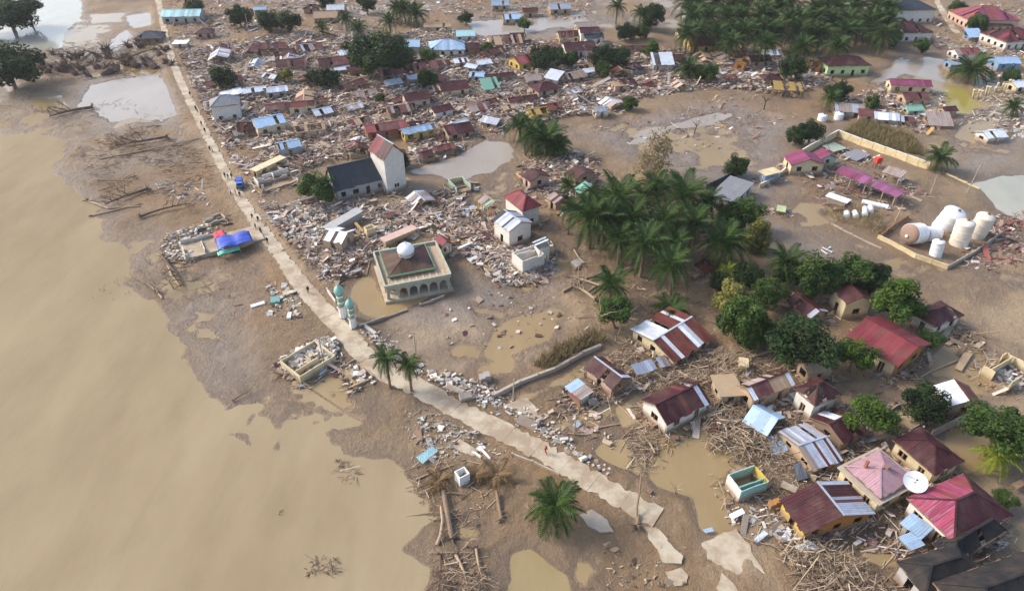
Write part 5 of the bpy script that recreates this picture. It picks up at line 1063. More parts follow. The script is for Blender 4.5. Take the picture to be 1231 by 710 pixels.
BELT = [(980, 335, 24, 'leaf_mid', 'tall mid-green tree behind the low slid maroon roof', 1.25, 1), (925, 350, 20, 'leaf_mid', 'leafy tree at the middle of the belt', .9, 1), (900, 330, 17, 'leaf_dark', 'shaded tree at the back of the belt', 1, 1), (893, 385, 27, 'leaf_mid', 'tall mixed green tree at the left end of the belt', 1.35, 1), (880, 365, 22, 'leaf_yellow', 'yellowish tree at the left end of the belt', 1.3, 1), (918, 395, 17, 'leaf_bright', 'light green bush left of the dark bushy tree', 1, 1),
    (960, 408, 34, 'leaf_dark', 'broad dark bushy tree below the low maroon roof', .75, 1.15), (1028, 328, 25, 'leaf_mid', 'round tree left of two behind the open-gabled maroon roof', .85, 1), (1052, 336, 21, 'leaf_dark', 'dark round tree right of two behind the open-gabled maroon roof', .9, 1), (1081, 360, 28, 'leaf_bright', 'bright green tree with pale limbs left of the white-striped hip roof', 1, 1), (1029, 424, 22, 'leaf_bright', 'dusty light green tree in front of the long red roof', .9, 1),
    (1114, 483, 24, 'leaf_dark', 'dark round tree beside the white zinc slope', 1.05, 1), (1050, 501, 25, 'leaf_bright', 'fresh green tree beside the bare concrete floor', .95, 1), (1203, 515, 34, 'leaf_mid', 'olive tree behind the yellow-green palm', .8, 1), (1225, 530, 20, 'leaf_mid', 'olive bush at the right edge behind the yellow palm', 1, 1), (1119, 407, 14, 'leaf_mid', 'bush at the end of the long red roof', .8, 1), (1208, 598, 14, 'leaf_mid', 'low green bush behind the crimson roof corner', .6, 1),
    (741, 372, 20, 'leaf_mid', 'leafy bush at the foot of the palm with white branch', .9, 1), (898, 255, 19, 'leaf_bright', 'bright green tree at the right back of the grove', 1.1, 1), (880, 262, 17, 'leaf_mid', 'mid-green tree at the right end of the grove', 1.2, 1), (910, 285, 15, 'leaf_yellow', 'brownish dry tree at the right end of the grove', 1.9, 1), (950, 330, 18, 'leaf_dark', 'shaded tree under the feathery palm', 1, 1), (868, 338, 14, 'leaf_dark', 'dark shrub below the large grove palm', 1, 1)]
for (x, y, r, m_, l_, hr, wd) in BELT: tree(x, y, r, l_, m_, hr, wide=wd, height=(r / ppm(y)) * 1.35)
tree(787, 192, 24, 'tall pale feathery bamboo clump behind the grove', 'sparse', 1.5, height=6.0, wide=.8, name='bamboo'); tree(776, 205, 18, 'thin dry bamboo at the edge of the grove', 'sparse', 1.4, height=4, name='bamboo')
for (x, y, r, hr, l_) in ((8, 14, 30, .7, 'dark spreading tree at the river bend, upper crown'), (6, 78, 34, .8, 'dark spreading tree at the river bend, lower crown'), (30, 8, 14, .7, 'small dark tree beside the upper pond')): tree(x, y, r, l_, 'leaf_dark', hr, height=8)
# scrub of thin stems
def stems(name, poly, n, h, mat, label, seed, lean=.35, w=.05, cat='scrub'):
    rs = np.random.RandomState(seed); pg = poly_ground(poly); pts = []
    while len(pts) < n:
        q = rs.uniform(pg.min(0), pg.max(0), (n * 2, 2)); pts += [tuple(p) for p, s in zip(q, sdf(q[:, 0], q[:, 1], pg, 1.)) if s < 0]
    p = np.array(pts[:n]); z = fields(p[:, 0], p[:, 1])[0]; b = np.c_[p, z - .1]; H = h * rs.uniform(.4, 1.2, n); t = b + np.c_[rs.normal(size=(n, 2)) * (H * lean)[:, None], H]
    a = rs.uniform(0, 6.28, n); d = np.c_[np.cos(a), np.sin(a), a * 0] * w; e = np.c_[-np.sin(a), np.cos(a), a * 0] * w
    V = np.stack([b - d, b + d * .5 - e, b + d * .5 + e, t - d * .4, t + d * .2 - e * .4, t + d * .2 + e * .4], 1).reshape(-1, 3); k = np.arange(n)[:, None] * 6
    Q = np.concatenate([k + [0, 1, 4, 3], k + [1, 2, 5, 4], k + [2, 0, 3, 5]]); c = np.repeat(rs.rand(n), 6)[:, None].repeat(3, 1)
    o = np_mesh(name, V, Q, mat, c, kind='stuff'); return tag(o, label, cat)
stems('dry_reeds', [(640, 442), (672, 418), (715, 400), (728, 412), (700, 425), (660, 446)], 900, 2.2, 'leaf_dry', 'dry pale reeds along the pipe wall above the road', 1)
stems('scrub', [(1010, 160), (1040, 148), (1095, 168), (1112, 190), (1060, 182)], 2600, 2.0, 'leaf_dry', 'dry grey-green scrub behind the compound wall', 2)
stems('scrub', [(1010, 160), (1040, 148), (1095, 168), (1112, 190), (1060, 182)], 900, 1.8, 'leaf_yellow', 'greener weeds among the scrub behind the compound wall', 3)
stems('reeds', [(985, 255), (1040, 250), (1075, 280), (1060, 284), (1010, 268)], 700, 1.2, 'leaf_dry', 'matted reeds around the gas capsules', 4, .8)
stems('dry_stems', [(60, 380), (200, 300), (210, 340), (190, 350)], 60, 1.0, 'leaf_dry', 'thin dead stems on the river mud', 5)

# ------------------------------------------------------------ rubble and driftwood: real pieces, too many to count
PAL = {
 'village': [((200, 184, 166), 7), ((178, 158, 138), 7), ((150, 130, 112), 5), ((112, 96, 84), 3), ((222, 212, 200), 5), ((236, 234, 230), 2), ((104, 60, 58), 1.5), ((150, 112, 98), 1.5), ((150, 164, 182), 1.2), ((190, 166, 154), 2), ((196, 160, 90), .8), ((70, 60, 54), 2)],
 'drift': [((176, 156, 130), 6), ((152, 132, 108), 6), ((196, 178, 150), 5), ((122, 104, 86), 4), ((92, 78, 64), 3), ((216, 200, 176), 2.5)],
 'white': [((226, 222, 214), 5), ((198, 192, 184), 5), ((168, 160, 150), 4), ((130, 120, 110), 3), ((170, 190, 180), 1), ((110, 84, 76), 1), ((206, 190, 160), 2)],
 'dark': [((84, 70, 60), 5), ((108, 90, 74), 5), ((62, 52, 46), 3), ((140, 122, 102), 2)],
 'red': [((128, 66, 66), 3), ((190, 168, 156), 5), ((136, 100, 92), 4), ((226, 220, 214), 2), ((130, 112, 98), 4)],
}
def scatter(name, poly, dens, pal, label, seed, kind='mix', mound=.5, clump=.5, zmax=None, big=1.0, cap=26000, cat='rubble', avoid_road=2.6, points=None):
    rs = np.random.RandomState(seed)
    if points is not None: p = points; N = len(p); nz = fbm(p[:, 0], p[:, 1], 9, 3, 5); edge = np.ones(N); dens = None
    else: pg = poly_ground(poly); x0, y0 = pg.min(0); x1, y1 = pg.max(0); area = (x1 - x0) * (y1 - y0); N = int(min(cap * 3, dens * area)); p = rs.uniform((x0, y0), (x1, y1), (N, 2)); s = sdf(p[:, 0], p[:, 1], pg, 6.0); nz = fbm(p[:, 0], p[:, 1], 9, 3, 5 + seed); edge = np.clip(-s / 3 + .35, 0, 1)
    keep = (rs.rand(N) < edge) & (nz > clump * .95 - .04 + rs.normal(size=N) * .05) & (line_dist(p[:, 0], p[:, 1], ROADG) > avoid_road) & (line_dist(p[:, 0], p[:, 1], ROAD2G) > 2.5)
    p = p[keep][:cap]; nz = nz[keep][:cap]; N = len(p); gz = np.maximum(fields(p[:, 0], p[:, 1])[0], .0)
    u = rs.rand(N)
    if kind == 'sticks': l = rs.lognormal(.3, .6, N).clip(.35, 6.0) * big; w = rs.uniform(.03, .085, N) * (1 + .9 * (u > .92)); h = w * rs.uniform(.7, 1, N)
    elif kind == 'chunks': l = rs.lognormal(-.75, .5, N).clip(.18, 1.8) * big; w = l * rs.uniform(.35, .9, N); h = rs.uniform(.08, .4, N) * np.minimum(1, l)
    else:
        l = rs.lognormal(.05, .6, N).clip(.25, 5.0) * big; w = np.where(u < .72, rs.uniform(.07, .22, N), np.minimum(l, 1.6) * rs.uniform(.3, .7, N)); h = np.where(u < .72, rs.uniform(.04, .12, N), np.where(u < .93, rs.uniform(.03, .06, N), rs.uniform(.12, .3, N)))
    yaw = rs.uniform(0, 6.28, N); yaw = np.where(rs.rand(N) < .35, R(20) + rs.normal(size=N) * .35, yaw); pit = rs.normal(size=N) * (.28 if kind != 'chunks' else .22); rol = rs.normal(size=N) * .3
    pile = mound * np.clip((nz - clump * .95) * 5, 0, 1) * rs.rand(N) ** 1.3; z = gz + h * .4 + pile
    cy, sy = np.cos(yaw), np.sin(yaw); cp, sp_ = np.cos(pit), np.sin(pit); cr, sr = np.cos(rol), np.sin(rol)
    ax = np.stack([cy * cp, sy * cp, -sp_], 1); ay = np.stack([cy * sp_ * sr - sy * cr, sy * sp_ * sr + cy * cr, cp * sr], 1); az = np.cross(ax, ay)
    z = np.where(z - np.abs(ax[:, 2]) * l / 2 < gz - .25, gz - .25 + np.abs(ax[:, 2]) * l / 2, z); c = np.c_[p, z]
    V = []
    for a in (-1, 1):
        for sx, sy2 in ((-1, -1), (1, -1), (1, 1), (-1, 1)): V.append(c + ax * (sx * l / 2 * (1 if sy2 > 0 else rs.uniform(.82, 1, N)))[:, None] + ay * (sy2 * w / 2)[:, None] + az * (a * h / 2)[:, None])
    V = np.stack(V, 1).reshape(-1, 3); k = np.arange(N)[:, None] * 8
    Q = np.concatenate([k + f for f in ([3, 2, 1, 0], [4, 5, 6, 7], [0, 1, 5, 4], [1, 2, 6, 5], [2, 3, 7, 6], [3, 0, 4, 7])])
    cs = np.array([s2l(q[0]) for q in PAL[pal]]); pw = np.array([q[1] for q in PAL[pal]], float); ci = rs.choice(len(cs), N, p=pw / pw.sum()); cc = cs[ci] * rs.uniform(.7, 1.3, N)[:, None]
    mudmix = (rs.rand(N) * .3)[:, None]; cc = cc * (1 - mudmix) + np.array(MUD) * mudmix
    o = np_mesh(name, V, Q, 'rubble', np.repeat(cc, 8, 0)); return tag(o, label, cat, kind='stuff')
VIL = [(214, 62), (300, 50), (340, 40), (460, 44), (540, 36), (600, 56), (640, 50), (720, 52), (790, 62), (900, 60), (985, 82), (1000, 100), (950, 118), (880, 108), (820, 112), (770, 120), (745, 142), (690, 142), (640, 148), (600, 162), (545, 186), (500, 198), (486, 160), (440, 182), (400, 195), (370, 205), (330, 222), (300, 215), (262, 175), (236, 125)]
scatter('rubble', VIL, 3.6, 'village', 'dense broken timber and masonry covering the far village', 1, 'mix', 1.3, .40, cap=60000)
scatter('rubble', VIL, .35, 'village', 'larger fallen sheets and slabs among the far village rubble', 2, 'mix', 1.2, .42, big=1.7, cap=4000)
scatter('rubble', [(240, -20), (720, -20), (712, 24), (600, 24), (560, 24), (460, 36), (300, 44), (215, 52)], .6, 'village', 'thin scattered rubble behind the village at the top', 3, 'mix', .6, .42, cap=16000)
scatter('rubble', [(300, 245), (360, 246), (392, 240), (480, 244), (545, 228), (572, 256), (600, 290), (668, 318), (650, 345), (600, 344), (560, 310), (545, 300), (510, 282), (455, 290), (448, 310), (430, 330), (400, 345), (372, 318), (345, 296)], 5.5, 'village', 'rubble heaps between church, mosque and road', 4, 'mix', .9, .38, cap=20000)
scatter('rubble', [(600, 300), (668, 300), (672, 325), (620, 345), (590, 335)], 14.0, 'white', 'white masonry rubble round the ruined white shell', 5, 'chunks', .7, .3, cap=4000)
scatter('rubble', [(352, 245), (386, 250), (400, 290), (372, 300), (335, 268)], 9.0, 'white', 'white masonry rubble beside the road above the lean-to', 6, 'chunks', .6, .35, cap=3500)
scatter('rubble', [(575, 250), (612, 262), (604, 300), (560, 300), (545, 280)], 2.5, 'village', 'plank rubble below the yellow frame house', 7, 'mix', .6, .4, cap=3000)
scatter('rubble', [(640, 180), (720, 190), (720, 235), (690, 250), (640, 240), (620, 214)], 2.2, 'village', 'rubble round the maroon roofs beside the grove', 8, 'mix', .7, .38, cap=5000)
scatter('rubble', [(1010, 126), (1060, 100), (1135, 110), (1140, 150), (1110, 172), (1050, 150)], 1.6, 'village', 'rubble of the wrecked row behind the scrub', 9, 'mix', .8, .38, cap=6000)
scatter('rubble', [(1140, 60), (1240, 50), (1240, 170), (1180, 170), (1150, 148), (1180, 130), (1172, 108), (1150, 96)], 1.0, 'white', 'pale rubble strewn on the grey mud by the pond', 10, 'mix', .8, .42, cap=8000)
scatter('rubble', [(1060, 10), (1130, 20), (1240, -10), (1240, 60), (1150, 62), (1100, 60)], .5, 'village', 'scattered rubble around the far track houses', 11, 'mix', .5, .42, cap=5000)
scatter('rubble', [(1182, 262), (1231, 250), (1240, 310), (1200, 330), (1150, 322)], 2.2, 'red', 'red and white rubble beside the storage tanks', 12, 'mix', .5, .42, cap=3000)
scatter('rubble', [(1040, 225), (1100, 228), (1130, 250), (1100, 262)], 2.0, 'red', 'broken red railing rubble between canopy and tanks', 13, 'mix', .5, .42, cap=1400)
scatter('rubble', [(935, 190), (1050, 195), (1085, 250), (1050, 270), (990, 250), (960, 215)], .5, 'red', 'thin rubble on the compound yard', 14, 'mix', .4, .45, cap=1500)
# driftwood of the near right
scatter('driftwood', [(676, 452), (740, 420), (800, 425), (880, 430), (930, 428), (948, 445), (880, 480), (820, 470), (780, 480), (752, 470), (730, 490), (690, 490)], 6.0, 'drift', 'tangled driftwood between the patched roofs', 20, 'sticks', .7, .42, cap=12000, cat='driftwood')
scatter('driftwood', [(790, 440), (850, 420), (905, 430), (890, 455), (830, 470), (795, 460)], 9.0, 'drift', 'thick driftwood jam below the rust-red roof', 21, 'sticks', 1.1, .34, cap=13000, cat='driftwood')
scatter('driftwood', [(838, 500), (872, 478), (900, 500), (950, 530), (980, 560), (960, 600), (925, 590), (915, 560), (880, 552), (850, 535)], 14.0, 'drift', 'deep driftwood jam round the collapsed blue roof', 22, 'sticks', 1.6, .28, cap=13000, cat='driftwood')
scatter('driftwood', [(935, 655), (990, 655), (1040, 685), (1085, 730), (960, 730), (950, 690)], 13.0, 'drift', 'driftwood pile in front of the yellow-walled maroon house', 23, 'sticks', 1.2, .3, cap=6000, cat='driftwood')
scatter('driftwood', [(935, 590), (925, 640), (960, 668), (1000, 664), (1060, 640), (1090, 640), (1080, 660), (1000, 655), (965, 650), (940, 620)], 3.5, 'village', 'broken planks and sheets at the foot of the maroon house', 24, 'mix', .5, .36, cap=2500, cat='driftwood')
scatter('driftwood', [(960, 500), (1010, 488), (1060, 520), (1010, 560), (975, 575), (950, 540)], 4.0, 'village', 'plank litter between the striped roof and pyramid roof', 25, 'mix', .8, .36, cap=3500, cat='driftwood')
scatter('driftwood', [(746, 520), (800, 505), (806, 535), (790, 560), (776, 570), (752, 545)], 6.0, 'drift', 'driftwood and roots left of the long white house', 26, 'sticks', .6, .4, cap=1400, cat='driftwood')
scatter('rubble', [(884, 590), (940, 612), (950, 650), (900, 660), (870, 640)], 2.2, 'white', 'white broken boards in front of the teal ruin', 27, 'mix', .3, .42, cap=700)
scatter('rubble', [(640, 492), (700, 470), (740, 500), (730, 540), (690, 530), (660, 512)], 2.0, 'village', 'household rubble around the patched shack', 28, 'mix', .4, .44, cap=2000, big=.7)
scatter('rubble', [(520, 452), (600, 470), (650, 500), (700, 548), (760, 585), (790, 600), (780, 610), (700, 560), (600, 500), (520, 466)], 7.0, 'white', 'stony rubble lining the upper road edge', 29, 'chunks', .2, .44, cap=3600, big=.75, avoid_road=2.2)
scatter('rubble', [(430, 400), (452, 400), (520, 445), (600, 470), (590, 485), (520, 460), (470, 440)], 9.0, 'white', 'broken wall rubble along the road behind the two palms', 30, 'chunks', .3, .4, cap=3600, big=.7, avoid_road=2.3)
scatter('rubble', [(338, 436), (396, 412), (406, 428), (372, 452), (354, 452)], 40.0, 'white', 'white broken masonry filling the foundation', 31, 'chunks', .9, .24, cap=3500)
scatter('rubble', [(406, 446), (430, 432), (454, 454), (430, 470)], 7.0, 'white', 'broken masonry in the low roadside ruin', 32, 'chunks', .5, .3, cap=1200)
scatter('rubble', [(330, 330), (366, 345), (366, 385), (330, 385), (320, 355)], 1.4, 'white', 'scattered white and green wall pieces on the mud left of the road', 33, 'chunks', .25, .45, cap=260, big=1.4)
scatter('rubble', [(198, 285), (250, 272), (262, 300), (228, 318), (200, 312)], 5.0, 'white', 'white rubble around the river-side platform', 34, 'chunks', .6, .36, cap=1500)
scatter('rubble', [(485, 495), (560, 500), (612, 540), (600, 560), (550, 560), (500, 555)], 3.2, 'white', 'concrete rubble on the lower road edge above the fallen palms', 35, 'mix', .35, .42, cap=3000, big=.42)
scatter('driftwood', [(470, 540), (560, 560), (610, 580), (600, 630), (540, 650), (500, 600)], 1.6, 'drift', 'branches around the fallen palms at the water edge', 36, 'sticks', .4, .46, cap=700, cat='driftwood')
scatter('driftwood', [(524, 672), (560, 655), (582, 690), (580, 730), (520, 730)], 6.0, 'drift', 'bare grey brushwood at the bottom water edge', 37, 'sticks', .7, .34, cap=600, cat='driftwood')
scatter('rubble', [(700, 650), (790, 620), (840, 690), (800, 730), (720, 730)], 1.2, 'drift', 'litter on the mud below the road end', 38, 'mix', .2, .5, cap=500, big=.5)
scatter('driftwood', [(20, 60), (70, 54), (150, 56), (205, 60), (196, 88), (110, 98), (30, 100)], .55, 'dark', 'dark roots and branches on the upper flats', 40, 'sticks', .9, .42, big=1.6, cap=2600, cat='driftwood')
scatter('driftwood', [(90, 180), (190, 150), (260, 190), (275, 225), (200, 240), (120, 236)], .9, 'dark', 'grey drift lines on the flats left of the road', 41, 'sticks', .5, .46, big=1.3, cap=2600, cat='driftwood')
scatter('driftwood', [(60, 150), (140, 120), (235, 140), (250, 175), (150, 190)], .4, 'drift', 'thin drift lines on the upper flats', 42, 'sticks', .4, .48, big=1.3, cap=1200, cat='driftwood')
scatter('rubble', [(185, 215), (240, 228), (255, 250), (215, 248)], 2.2, 'white', 'pale wreckage patch left of the road by the small blue truck', 43, 'mix', .4, .42, cap=600)
scatter('rubble', [(200, 0), (235, -10), (260, 40), (225, 60), (205, 50)], .9, 'village', 'rubble at the far road bend', 44, 'mix', .4, .42, cap=700)
scatter('driftwood', [(200, 300), (250, 310), (330, 330), (360, 400), (300, 380), (220, 340)], .25, 'dark', 'thin sticks on the brown mud between road and river', 45, 'sticks', .2, .48, cap=400, cat='driftwood')
scatter('driftwood', [(700, 330), (860, 330), (880, 430), (760, 430), (700, 420)], .7, 'drift', 'branches on the shaded ground below the grove', 46, 'sticks', .4, .45, cap=2200, cat='driftwood')
scatter('rubble', [(690, 160), (900, 110), (960, 140), (900, 180), (720, 190)], .25, 'village', 'sparse litter on the mud plain', 47, 'mix', .3, .48, cap=1300)
scatter('rubble', [(1130, 395), (1180, 400), (1178, 425), (1150, 425)], 4.0, 'drift', 'muddy planks beside the white-striped hip roof', 48, 'mix', .5, .36, cap=700)
scatter('rubble', [(560, 345), (690, 350), (700, 420), (560, 440), (470, 420)], .22, 'village', 'stray clods and boards around the tan pond', 49, 'chunks', .15, .46, cap=500)
scatter('rubble', [(1184, 442), (1222, 446), (1244, 458), (1216, 470), (1190, 456)], 9.0, 'white', 'white masonry filling the ruin at the mudflat edge', 50, 'chunks', .8, .26, cap=700)
scatter('driftwood', [(1000, 450), (1060, 440), (1080, 470), (1060, 490), (1010, 480)], .8, 'drift', 'sticks on the mud behind the pyramid roof', 51, 'sticks', .3, .44, cap=500, cat='driftwood')
# litter washed against the walls of the houses
def ring_litter(label, sel, per, pal, seed, kind, wide=2.2):
    rs = np.random.RandomState(seed); pts = []
    for (x, y, yw, L, W) in [f for f in FOOT if sel(f)]:
        n = int(per * (L + W)); a = rs.uniform(-1, 1, (n, 2)); d = rs.rand(n) ** 2 * wide - .2; sd = rs.rand(n) < L / (L + W); sg = np.sign(rs.rand(n) - .5)
        lx = np.where(sd, a[:, 0] * (L / 2 + .5), sg * (L / 2 + d)); ly = np.where(sd, sg * (W / 2 + d), a[:, 1] * (W / 2 + .5)); keep = (np.sin(lx * 1.3 + x) + np.cos(ly * 1.7 + y) + rs.normal(size=n) * .5) > -.2
        pts.append(np.c_[x + lx * math.cos(yw) - ly * math.sin(yw), y + lx * math.sin(yw) + ly * math.cos(yw)][keep])
    return scatter('litter', [(0, 0), (1, 0), (1, 1)], 0, pal, label, seed, kind, .35, .2, points=np.concatenate(pts))
ring_litter('drift litter washed against the near houses', lambda f: f[1] < 125, 16, 'drift', 70, 'sticks')
ring_litter('board litter washed against the near houses', lambda f: f[1] < 125, 9, 'village', 71, 'mix')
ring_litter('board litter washed against the middle houses', lambda f: 125 <= f[1] < 180, 10, 'village', 72, 'mix')
# ------------------------------------------------------------ logs, fallen palms, stumps
def log(pts, r0, r1, label, mat='driftwood', root=True, group=None, lift=.1, cat='log', name='drift_log'):
    g = [(P(q[0], q[1], q[2] + .4) if len(q) > 2 else G(*q[:2]) + Vector((0, 0, lift))) for q in pts]; o0 = g[0].copy(); o0.z = hgt(o0.x, o0.y); o = empty(name, o0, 0, label, cat, group); pp = [q - o0 for q in g]
    n = len(pp); m = MB(); m.tube(pp, [r0 + (r1 - r0) * i / (n - 1) for i in range(n)], 8); m.build('trunk', mat, o)
    if root:
        r_ = random.Random(int(pts[0][0])); m = MB(); d = (pp[0] - pp[1]).normalized()
        for i in range(7):
            v = (d * .5 + Vector((r_.uniform(-1, 1), r_.uniform(-1, 1), r_.uniform(-.2, 1)))).normalized(); m.tube([pp[0], pp[0] + v * r0 * 2, pp[0] + v * r0 * 4 + Vector((0, 0, -.2))], [r0 * .5, r0 * .3, r0 * .08], 5)
        m.build('roots', 'dead_dark', o)
    return o
log([(755, 528, 6.5), (760, 540, 5.6), (768, 556, 4.4), (771, 570, 3.4), (769, 590, 2.2), (766, 608, 1.2), (766, 630, .0)], .05, .16, 'curved bare dead tree leaning over the washed-out road end', 'bark', False)
log([(765, 634), (767, 626, .3), (768, 618, .6)], .3, .2, 'root plate stump of the curved dead tree at the road end', 'bark', True)
log([(543, 646), (538, 618, .4), (533, 590, .5)], .42, .3, 'fallen palm trunk with straight grey stem at the water edge', 'bark', True, 'fallen palms')
log([(525, 655), (530, 642, .3), (532, 625, .5), (530, 608, .5)], .26, .16, 'pale curved fallen stem beside the straight palm trunk', 'driftwood', False, 'fallen palms')
log([(603, 624), (600, 608, .5), (597, 590, .8)], .26, .2, 'short fallen palm trunk with dead brown crown', 'bark', True, 'fallen palms')
for (px, py, r, lb) in ((597, 574, 3.2, 'dead brown palm crown at the end of the short fallen trunk'), (574, 573, 2.2, 'dry grey palm crown lying beside the white box'), (527, 580, 2.6, 'withered palm crown at the end of the straight fallen trunk')):
    g = G(px, py); o = empty('fallen_palm_top', g + Vector((0, 0, .5)), 0, lb, 'palm crown', 'dead palm crowns'); r_ = random.Random(px)
    for me, M in frond_set(r, 16, r_, 1, 'frond_dead', 40):
        f = bpy.data.objects.new('frond', me); col.objects.link(f); f.parent = o; f.matrix_local = M
    m = MB(); m.tube([(0, 0, -.7), (0, 0, .2)], [.25, .2], 7); m.build('stem', 'bark', o)
LM = [((495, 320), 'beside the mosque'), ((430, 215), 'beside the church hall'), ((272, 290), 'beside the blue tarpaulin'), ((465, 440), 'below the two roadside palms'), ((667, 610), 'beside the lone green palm'), ((820, 490), 'beside the long white house'), ((820, 410), 'beside the rust-red and white roof'), ((720, 455), 'beside the pinkish plank house'), ((695, 470), 'beside the patched shack'), ((920, 510), 'beside the collapsed blue roof'), ((895, 575), 'beside the teal ruin'), ((990, 610), 'beside the yellow-walled maroon house'), ((980, 690), 'on the driftwood pile'), ((1060, 700), 'beside the black roofs'), ((860, 500), 'in the deep driftwood jam'), ((900, 440), 'below the mixed green tree'), ((705, 340), 'left of the palm with the white branch'), ((840, 325), 'under the grove palms'), ((870, 660), 'beside the large road plate'), ((345, 360), 'on the mud left of the road'), ((540, 600), 'beside the fallen palms'), ((490, 620), 'at the river edge by the fallen palms'), ((390, 600), 'out in the river shallows'), ((130, 250), 'at the river shore of the flats'), ((190, 350), 'at the river shore below the flats'), ((180, 185), 'on the flats left of the road'), ((170, 60), 'among the uprooted stumps near the tent roof'), ((80, 75), 'among the uprooted stumps by the river tree'), ((575, 280), 'below the yellow frame house'), ((700, 132), 'by the pale rubble strip'), ((560, 140), 'by the tipped maroon roof'), ((520, 100), 'by the maroon-roofed cream house'), ((440, 130), 'by the crumbled tan roof'), ((350, 100), 'by the white roof pair'), ((610, 115), 'by the square dark maroon roof'), ((480, 110), 'by the pinkish block house'), ((415, 105), 'by the dark round trees'), ((395, 160), 'by the tan block house'), ((530, 170), 'by the grey pool'), ((585, 92), 'by the white roof trio'), ((760, 85), 'by the clean white far roof'), ((885, 90), 'by the orange gable wall'), ((420, 265), 'by the toppled grey slab'), ((470, 262), 'behind the mosque'), ((648, 215), 'by the pink collapsed front'), ((700, 235), 'by the grove edge'), ((1075, 128), 'by the crushed mint roof'), ((1110, 140), 'by the magenta house')]
def spot(q, what): return what + ' ' + min(LM, key=lambda l: (l[0][0] - q[0]) ** 2 + (1.4 * (l[0][1] - q[1])) ** 2)[1]
LOGS = [((856, 447), (890, 427), (930, 421), .22), ((800, 462), (835, 442), (862, 436), .2), ((690, 345), (706, 352), (720, 342), .3), ((676, 352), (700, 338), (716, 330), .28), ((684, 332), (712, 334), (728, 325), .2), ((832, 335), (846, 326), (858, 318), .3), ((500, 575), (520, 568), (545, 560), .15), ((105, 240), (130, 250), (168, 248), .3), ((110, 258), (140, 252), (170, 245), .22), ((184, 345), (194, 356), (194, 358), .25), ((200, 312), (206, 330), (216, 342), .3), ((870, 425), (900, 436), (910, 430), .15), ((950, 690), (980, 676), (1010, 664), .12), ((985, 700), (1010, 690), (1050, 700), .12), ((960, 670), (1000, 700), (1030, 712), .14), ((845, 470), (865, 500), (872, 520), .14), ((880, 500), (890, 530), (905, 545), .13), ((330, 348), (350, 356), (352, 362), .12), ((700, 500), (722, 512), (745, 508), .16), ((682, 520), (700, 521), (714, 520), .14), ((735, 478), (752, 492), (760, 500), .16), ((480, 618), (505, 616), (520, 614), .1), ((148, 70), (175, 60), (200, 56), .35), ((60, 82), (90, 76), (110, 62), .35), ((120, 190), (170, 182), (240, 168), .25), ((885, 640), (905, 650), (925, 655), .08), ((1090, 690), (1100, 700), (1110, 712), .12), ((430, 300), (445, 314), (440, 330), .15), ((560, 270), (575, 282), (585, 298), .14), ((372, 590), (385, 598), (392, 602), .07)]
for i, (a, b, c, r) in enumerate(LOGS): log([a, b, c], r, r * .6, spot(b, ('rooted ' if i % 3 else 'bare ') + ('thick' if r > .2 else 'slim') + ' drift log'), 'driftwood', i % 3 != 0, 'drift logs', .18)
log([(406, 552), (418, 566), (428, 578)], .2, .15, 'small raft of sticks in the shallow river', 'bark', True); log([(376, 684), (392, 686), (404, 680)], .4, .3, 'root ball stranded in the river at the bottom', 'dead_dark', True); log([(334, 614), (340, 620), (342, 624)], .3, .2, 'small stump sticking out of the river', 'dead_dark', True)
scatter('driftwood', [(404, 550), (415, 552), (430, 574), (424, 582), (412, 572)], 7.0, 'drift', 'stick tangle of the small raft in the river', 60, 'sticks', .3, .1, cap=60, big=.5, cat='driftwood')
scatter('driftwood', [(374, 672), (404, 670), (408, 690), (378, 692)], 9.0, 'dark', 'root tangle stranded in the river at the bottom', 61, 'sticks', .4, .1, cap=60, big=.55, cat='driftwood')
rnd.seed(21)
for i in range(48):                      # uprooted palm stumps on the upper flats
    px = rnd.uniform(25, 205); py = 92 - (px - 25) * .11 + rnd.uniform(-24, 8); g = G(px, py); o = empty('palm_stump', g, rnd.uniform(0, 6), 'dark uprooted stump with splayed roots on the upper river flats', 'stump', 'uprooted stumps'); m = MB(); s = rnd.uniform(1.3, 2.6); t = Vector((rnd.uniform(-.9, .9), rnd.uniform(-.6, .6), .4)) * s
    m.tube([(0, 0, -.3), t * .5, t * 1.6], [s * .55, s * .5, s * .3], 8); m.build('trunk', 'dead_dark', o); m = MB()
    for k_ in range(20): v = Vector((rnd.uniform(-1, 1), rnd.uniform(-1, 1), rnd.uniform(-.1, 1.1))).normalized() * s * rnd.uniform(.8, 2.2); m.tube([t * 1.3, t * 1.3 + v * .5, t * 1.2 + v + Vector((0, 0, -.3))], [.14, .09, .02], 4)
    m.build('roots', 'dead_dark', o)
for (px, py, hh, lb) in ((918, 132, 4.5, 'black burnt stump standing in litter on the mud plain'), (835, 158, 3.6, 'small black dead tree beside the pale water strip'), (895, 540, 3.0, 'bare broken tree among the driftwood jam'), (744, 400, 6.5, 'bare white dead tree beside the palm above the reeds'), (722, 395, 7.0, 'pale branching dead tree left of the reed-bed palm'), (186, 350, 2.6, 'grey dead shrub on the river mud'), (150, 232, 4.0, 'grey dead tree on the river flats'), (812, 590, 2.4, 'thin broken stem in the large pool'), (560, 655, 3.0, 'thin dead tree at the bottom water edge'), (208, 345, 3.6, 'grey uprooted tree at the river shore')):
    g = G(px, py); o = empty('dead_tree', g, px, lb, 'dead tree'); mm = trunk_mesh(hh, .14, px, 6, .8); mm.build('trunk', 'char' if 'black' in lb else 'driftwood', o)
